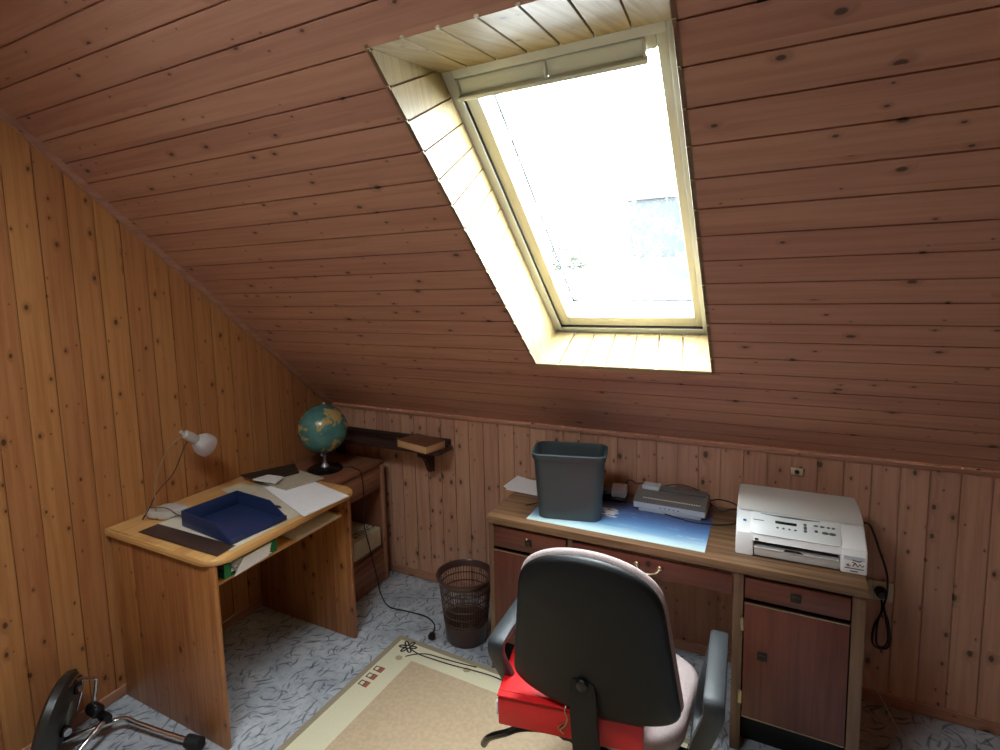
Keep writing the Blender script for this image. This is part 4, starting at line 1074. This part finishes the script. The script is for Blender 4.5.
# cord lying on the red box
bm = BM(); r = random.Random(11)
pts = []
for i in range(26):
    s = i/25; pts.append(W0 @ Vector((-.105+.10*s+r.uniform(-.008, .008), -d+.075-.065*s+r.uniform(-.010, .010), .098+r.uniform(0, .006))))
tube(bm, pts, .0026, 5, smooth=4)
q = W0 @ Vector((-.008, -d-.006, .09))
tube(bm, [pts[-1], q, q+Vector((.008, -.002, -.02)), q+Vector((.0, -.002, -.045)), q+Vector((-.012, -.002, -.06)), q+Vector((-.002, -.002, -.07)), q+Vector((-.018, -.001, -.055)), q+Vector((.006, -.001, -.03))], .0022, 5, smooth=5)
single('twisted_cord', bm, 'brass', 'thin golden twisted cord lying on the front edge of the red box', 'cord', tuple(W0 @ Vector((0, -d, .103))), uv=False)

# ------------------------------------------------------------------ exercise machine at lower left
ex = thing('exercise_bike', 'small black exercise trainer with chrome tubes between pine desk and left wall', 'exercise machine', (.25, -1.6, 0))
# leaning lens-shaped housing
HM = T(.095, -1.70, .012) @ RZ(math.radians(42)) @ RY(math.radians(14))
bm = BM()
N_ = 36; lay = []
ho = [(.15*math.cos(2*PI*i/N_), .155+.155*math.sin(2*PI*i/N_)) for i in range(N_)]
for k, y in ((.0, 0), (1, .0)): pass
for k, y in ((.6, -.030), (.9, -.024), (1, -.012), (1, .012), (.9, .024), (.6, .030)):
    lay.append([bm.verts.new(HM @ Vector((y, x*k, .155+(z-.155)*k))) for x, z in ho])
for a, b in zip(lay, lay[1:]):
    for i in range(N_): bm.faces.new((a[i], a[(i+1) % N_], b[(i+1) % N_], b[i]))
bm.faces.new(lay[0][::-1]); bm.faces.new(lay[-1])
hs = obj('flywheel_housing', bm, 'housing', ex, smooth=50, uv=False)
bm = BM(); tube(bm, [HM @ Vector((.026, .141*math.cos(a), .155+.141*math.sin(a))) for a in [(-.5+i/14*2.2) for i in range(15)]], .004, 6); obj('rim_strip', bm, 'chrome', hs, uv=False)
bm = BM(); lathe(bm, [(0, 0), (.05, 0), (.05, .003), (0, .004)], HM @ T(.030, .02, .155) @ RY(PI/2) @ Matrix.Diagonal((1, .45, 1, 1)), 24); obj('emblem', bm, 'greyspot', hs)
F = [(.11, -1.60, .06), (.165, -1.535, .055), (.20, -1.50, .055), (.27, -1.49, .03)]
bm = BM(); tube(bm, [(.06, -1.70, .03), (.14, -1.60, .05), (.205, -1.50, .055), (.27, -1.478, .045), (.40, -1.45, .033), (.535, -1.425, .03)], .011, 12, smooth=4); obj('floor_tube', bm, 'chrome', ex, uv=False)
bm = BM(); tube(bm, [(.515, -1.429, .03), (.575, -1.415, .03)], .024, 12); obj('rubber_cap', bm, 'rubber', ex)
bm = BM(); tube(bm, [(.165, -1.535, .06), (.195, -1.555, .085), (.215, -1.62, .07), (.22, -1.70, .03)], .010, 12, smooth=4); obj('support_tube', bm, 'chrome', ex, uv=False)
bm = BM(); lathe(bm, [(0, -.03), (.022, -.03), (.026, -.02), (.026, .02), (.02, .03), (0, .03)], T(.15, -1.56, .12) @ RY(PI/2), 20); lathe(bm, [(0, -.02), (.018, -.02), (.02, 0), (.018, .02), (0, .02)], T(.185, -1.545, .09) @ RY(PI/2), 16); obj('crank_hub', bm, 'blackm', ex)
bm = BM(); tube(bm, [(.145, -1.56, .14), (.15, -1.55, .20), (.155, -1.545, .245)], .007, 8); tube(bm, [(.155, -1.545, .245), (.14, -1.58, .262), (.11, -1.62, .27)], .006, 8); obj('crank_arm', bm, 'chrome', ex, uv=False)
bm = BM(); box(bm, -.045, .045, -.014, .014, -.008, .008, .004, T(.11, -1.61, .275) @ RZ(-.6)); obj('pedal', bm, 'blackm', ex)
bm = BM(); tube(bm, [(.10, -1.62, .225), (.14, -1.60, .235)], .018, 14); tube(bm, [(.13, -1.68, .12), (.17, -1.67, .12)], .020, 14); obj('knob', bm, 'blackm', ex)
bm = BM(); tube(bm, [(.141, -1.60, .235), (.146, -1.598, .236)], .012, 14); tube(bm, [(.171, -1.67, .12), (.178, -1.67, .12)], .014, 14); obj('knob_cap', bm, 'chrome', ex)

# every loose piece of these parts is a part of its own
def split(o):
    bm = bmesh.new(); bm.from_mesh(o.data); bm.verts.ensure_lookup_table()
    seen, isl = set(), []
    for v in bm.verts:
        if v.index in seen: continue
        st, g = [v], []; seen.add(v.index)
        while st:
            q = st.pop(); g.append(q.index)
            for e in q.link_edges:
                w_ = e.other_vert(q)
                if w_.index not in seen: seen.add(w_.index); st.append(w_)
        isl.append(set(g))
    bm.free()
    if len(isl) < 2: return
    base = o.name.split('.')[0]
    for k, g in enumerate(isl):
        b2 = bmesh.new(); b2.from_mesh(o.data); b2.verts.ensure_lookup_table()
        bmesh.ops.delete(b2, geom=[v for v in b2.verts if v.index not in g], context='VERTS')
        me = bpy.data.meshes.new(base); b2.to_mesh(me); b2.free()
        for m in o.data.materials: me.materials.append(m)
        n = bpy.data.objects.new(base, me); C.objects.link(n); n.parent = o.parent
    bpy.data.objects.remove(o)
for o in list(bpy.data.objects):
    if o.type == 'MESH' and o.parent and o.name.split('.')[0] in ('stile', 'front_lip', 'knob', 'knob_cap', 'edge_strip', 'pivot', 'crank_hub', 'crank_arm', 'rivet', 'taupe_dot', 'rust_square', 'button', 'woven_motif'):
        split(o)

# ------------------------------------------------------------------ camera
cam = bpy.data.cameras.new('camera'); co = bpy.data.objects.new('camera', cam); C.objects.link(co)
yaw, pit, rol = .49991, -.11093, -.02862
fw = Vector((-math.sin(yaw)*math.cos(pit), math.cos(yaw)*math.cos(pit), math.sin(pit)))
ri = Vector((math.cos(yaw), math.sin(yaw), 0)); up = ri.cross(fw)
r2 = ri*math.cos(rol)+up*math.sin(rol); u2 = -ri*math.sin(rol)+up*math.cos(rol)
mw = Matrix((r2, u2, -fw)).transposed().to_4x4(); mw.translation = (2.4305, -2.6145, 1.7416)
co.matrix_world = mw
cam.sensor_width = 36; cam.lens = 560.016/1000*36
cam.shift_x = (500-467.99)/1000; cam.shift_y = (343.28-375)/1000
cam.clip_start = .02
SC.camera = co

# ------------------------------------------------------------------ light: overcast daylight
w = bpy.data.worlds.new('overcast_sky'); SC.world = w; w.use_nodes = True
nt = w.node_tree; nt.nodes.clear()
bg = nt.nodes.new('ShaderNodeBackground'); ow = nt.nodes.new('ShaderNodeOutputWorld')
bg.inputs[0].default_value = (.88, .95, 1.0, 1); bg.inputs[1].default_value = 12.0
nt.links.new(bg.outputs[0], ow.inputs[0])
tcw = nt.nodes.new('ShaderNodeTexCoord'); dt = nt.nodes.new('ShaderNodeVectorMath'); dt.operation = 'DOT_PRODUCT'
nt.links.new(tcw.outputs['Generated'], dt.inputs[0]); dt.inputs[1].default_value = Vector((.68, .42, .60)).normalized()
mx = nt.nodes.new('ShaderNodeMath'); mx.operation = 'MAXIMUM'; nt.links.new(dt.outputs['Value'], mx.inputs[0]); mx.inputs[1].default_value = 0
pw_ = nt.nodes.new('ShaderNodeMath'); pw_.operation = 'POWER'; nt.links.new(mx.outputs[0], pw_.inputs[0]); pw_.inputs[1].default_value = 6
ma = nt.nodes.new('ShaderNodeMath'); ma.operation = 'MULTIPLY_ADD'; nt.links.new(pw_.outputs[0], ma.inputs[0]); ma.inputs[1].default_value = 0; ma.inputs[2].default_value = 8
nt.links.new(ma.outputs[0], bg.inputs[1])
def portal(name, mat_w, sx, sy):
    l = bpy.data.lights.new(name, 'AREA'); l.shape = 'RECTANGLE'; l.size = sx; l.size_y = sy; l.cycles.is_portal = True
    o = bpy.data.objects.new(name, l); C.objects.link(o); o.matrix_world = mat_w
c = SL((FX0+FX1)/2, (FS0+FS1)/2, WD+.12)
X_ = Vector((1, 0, 0)); Z_ = Vector((0, SA, CA)); Y_ = Z_.cross(X_)
m = Matrix((X_, Y_, Z_)).transposed().to_4x4(); m.translation = c
portal('roof_window_portal', m, FX1-FX0, FS1-FS0)
portal('fill_skylight_portal', T((KX0+KX1)/2, (KY0+KY1)/2, ZT+.23), KX1-KX0, KY1-KY0)  # sampling portal over the added out-of-view roof light
SC.cycles.max_bounces = 10; SC.cycles.diffuse_bounces = 7; SC.cycles.transparent_max_bounces = 12
SC.cycles.use_denoising = True
SC.cycles.sample_clamp_indirect = 3
vs_ = SC.view_settings
vs_.view_transform = 'Standard'; vs_.look = 'None'; vs_.gamma = 1; vs_.exposure = 2.35; vs_.use_curve_mapping = False
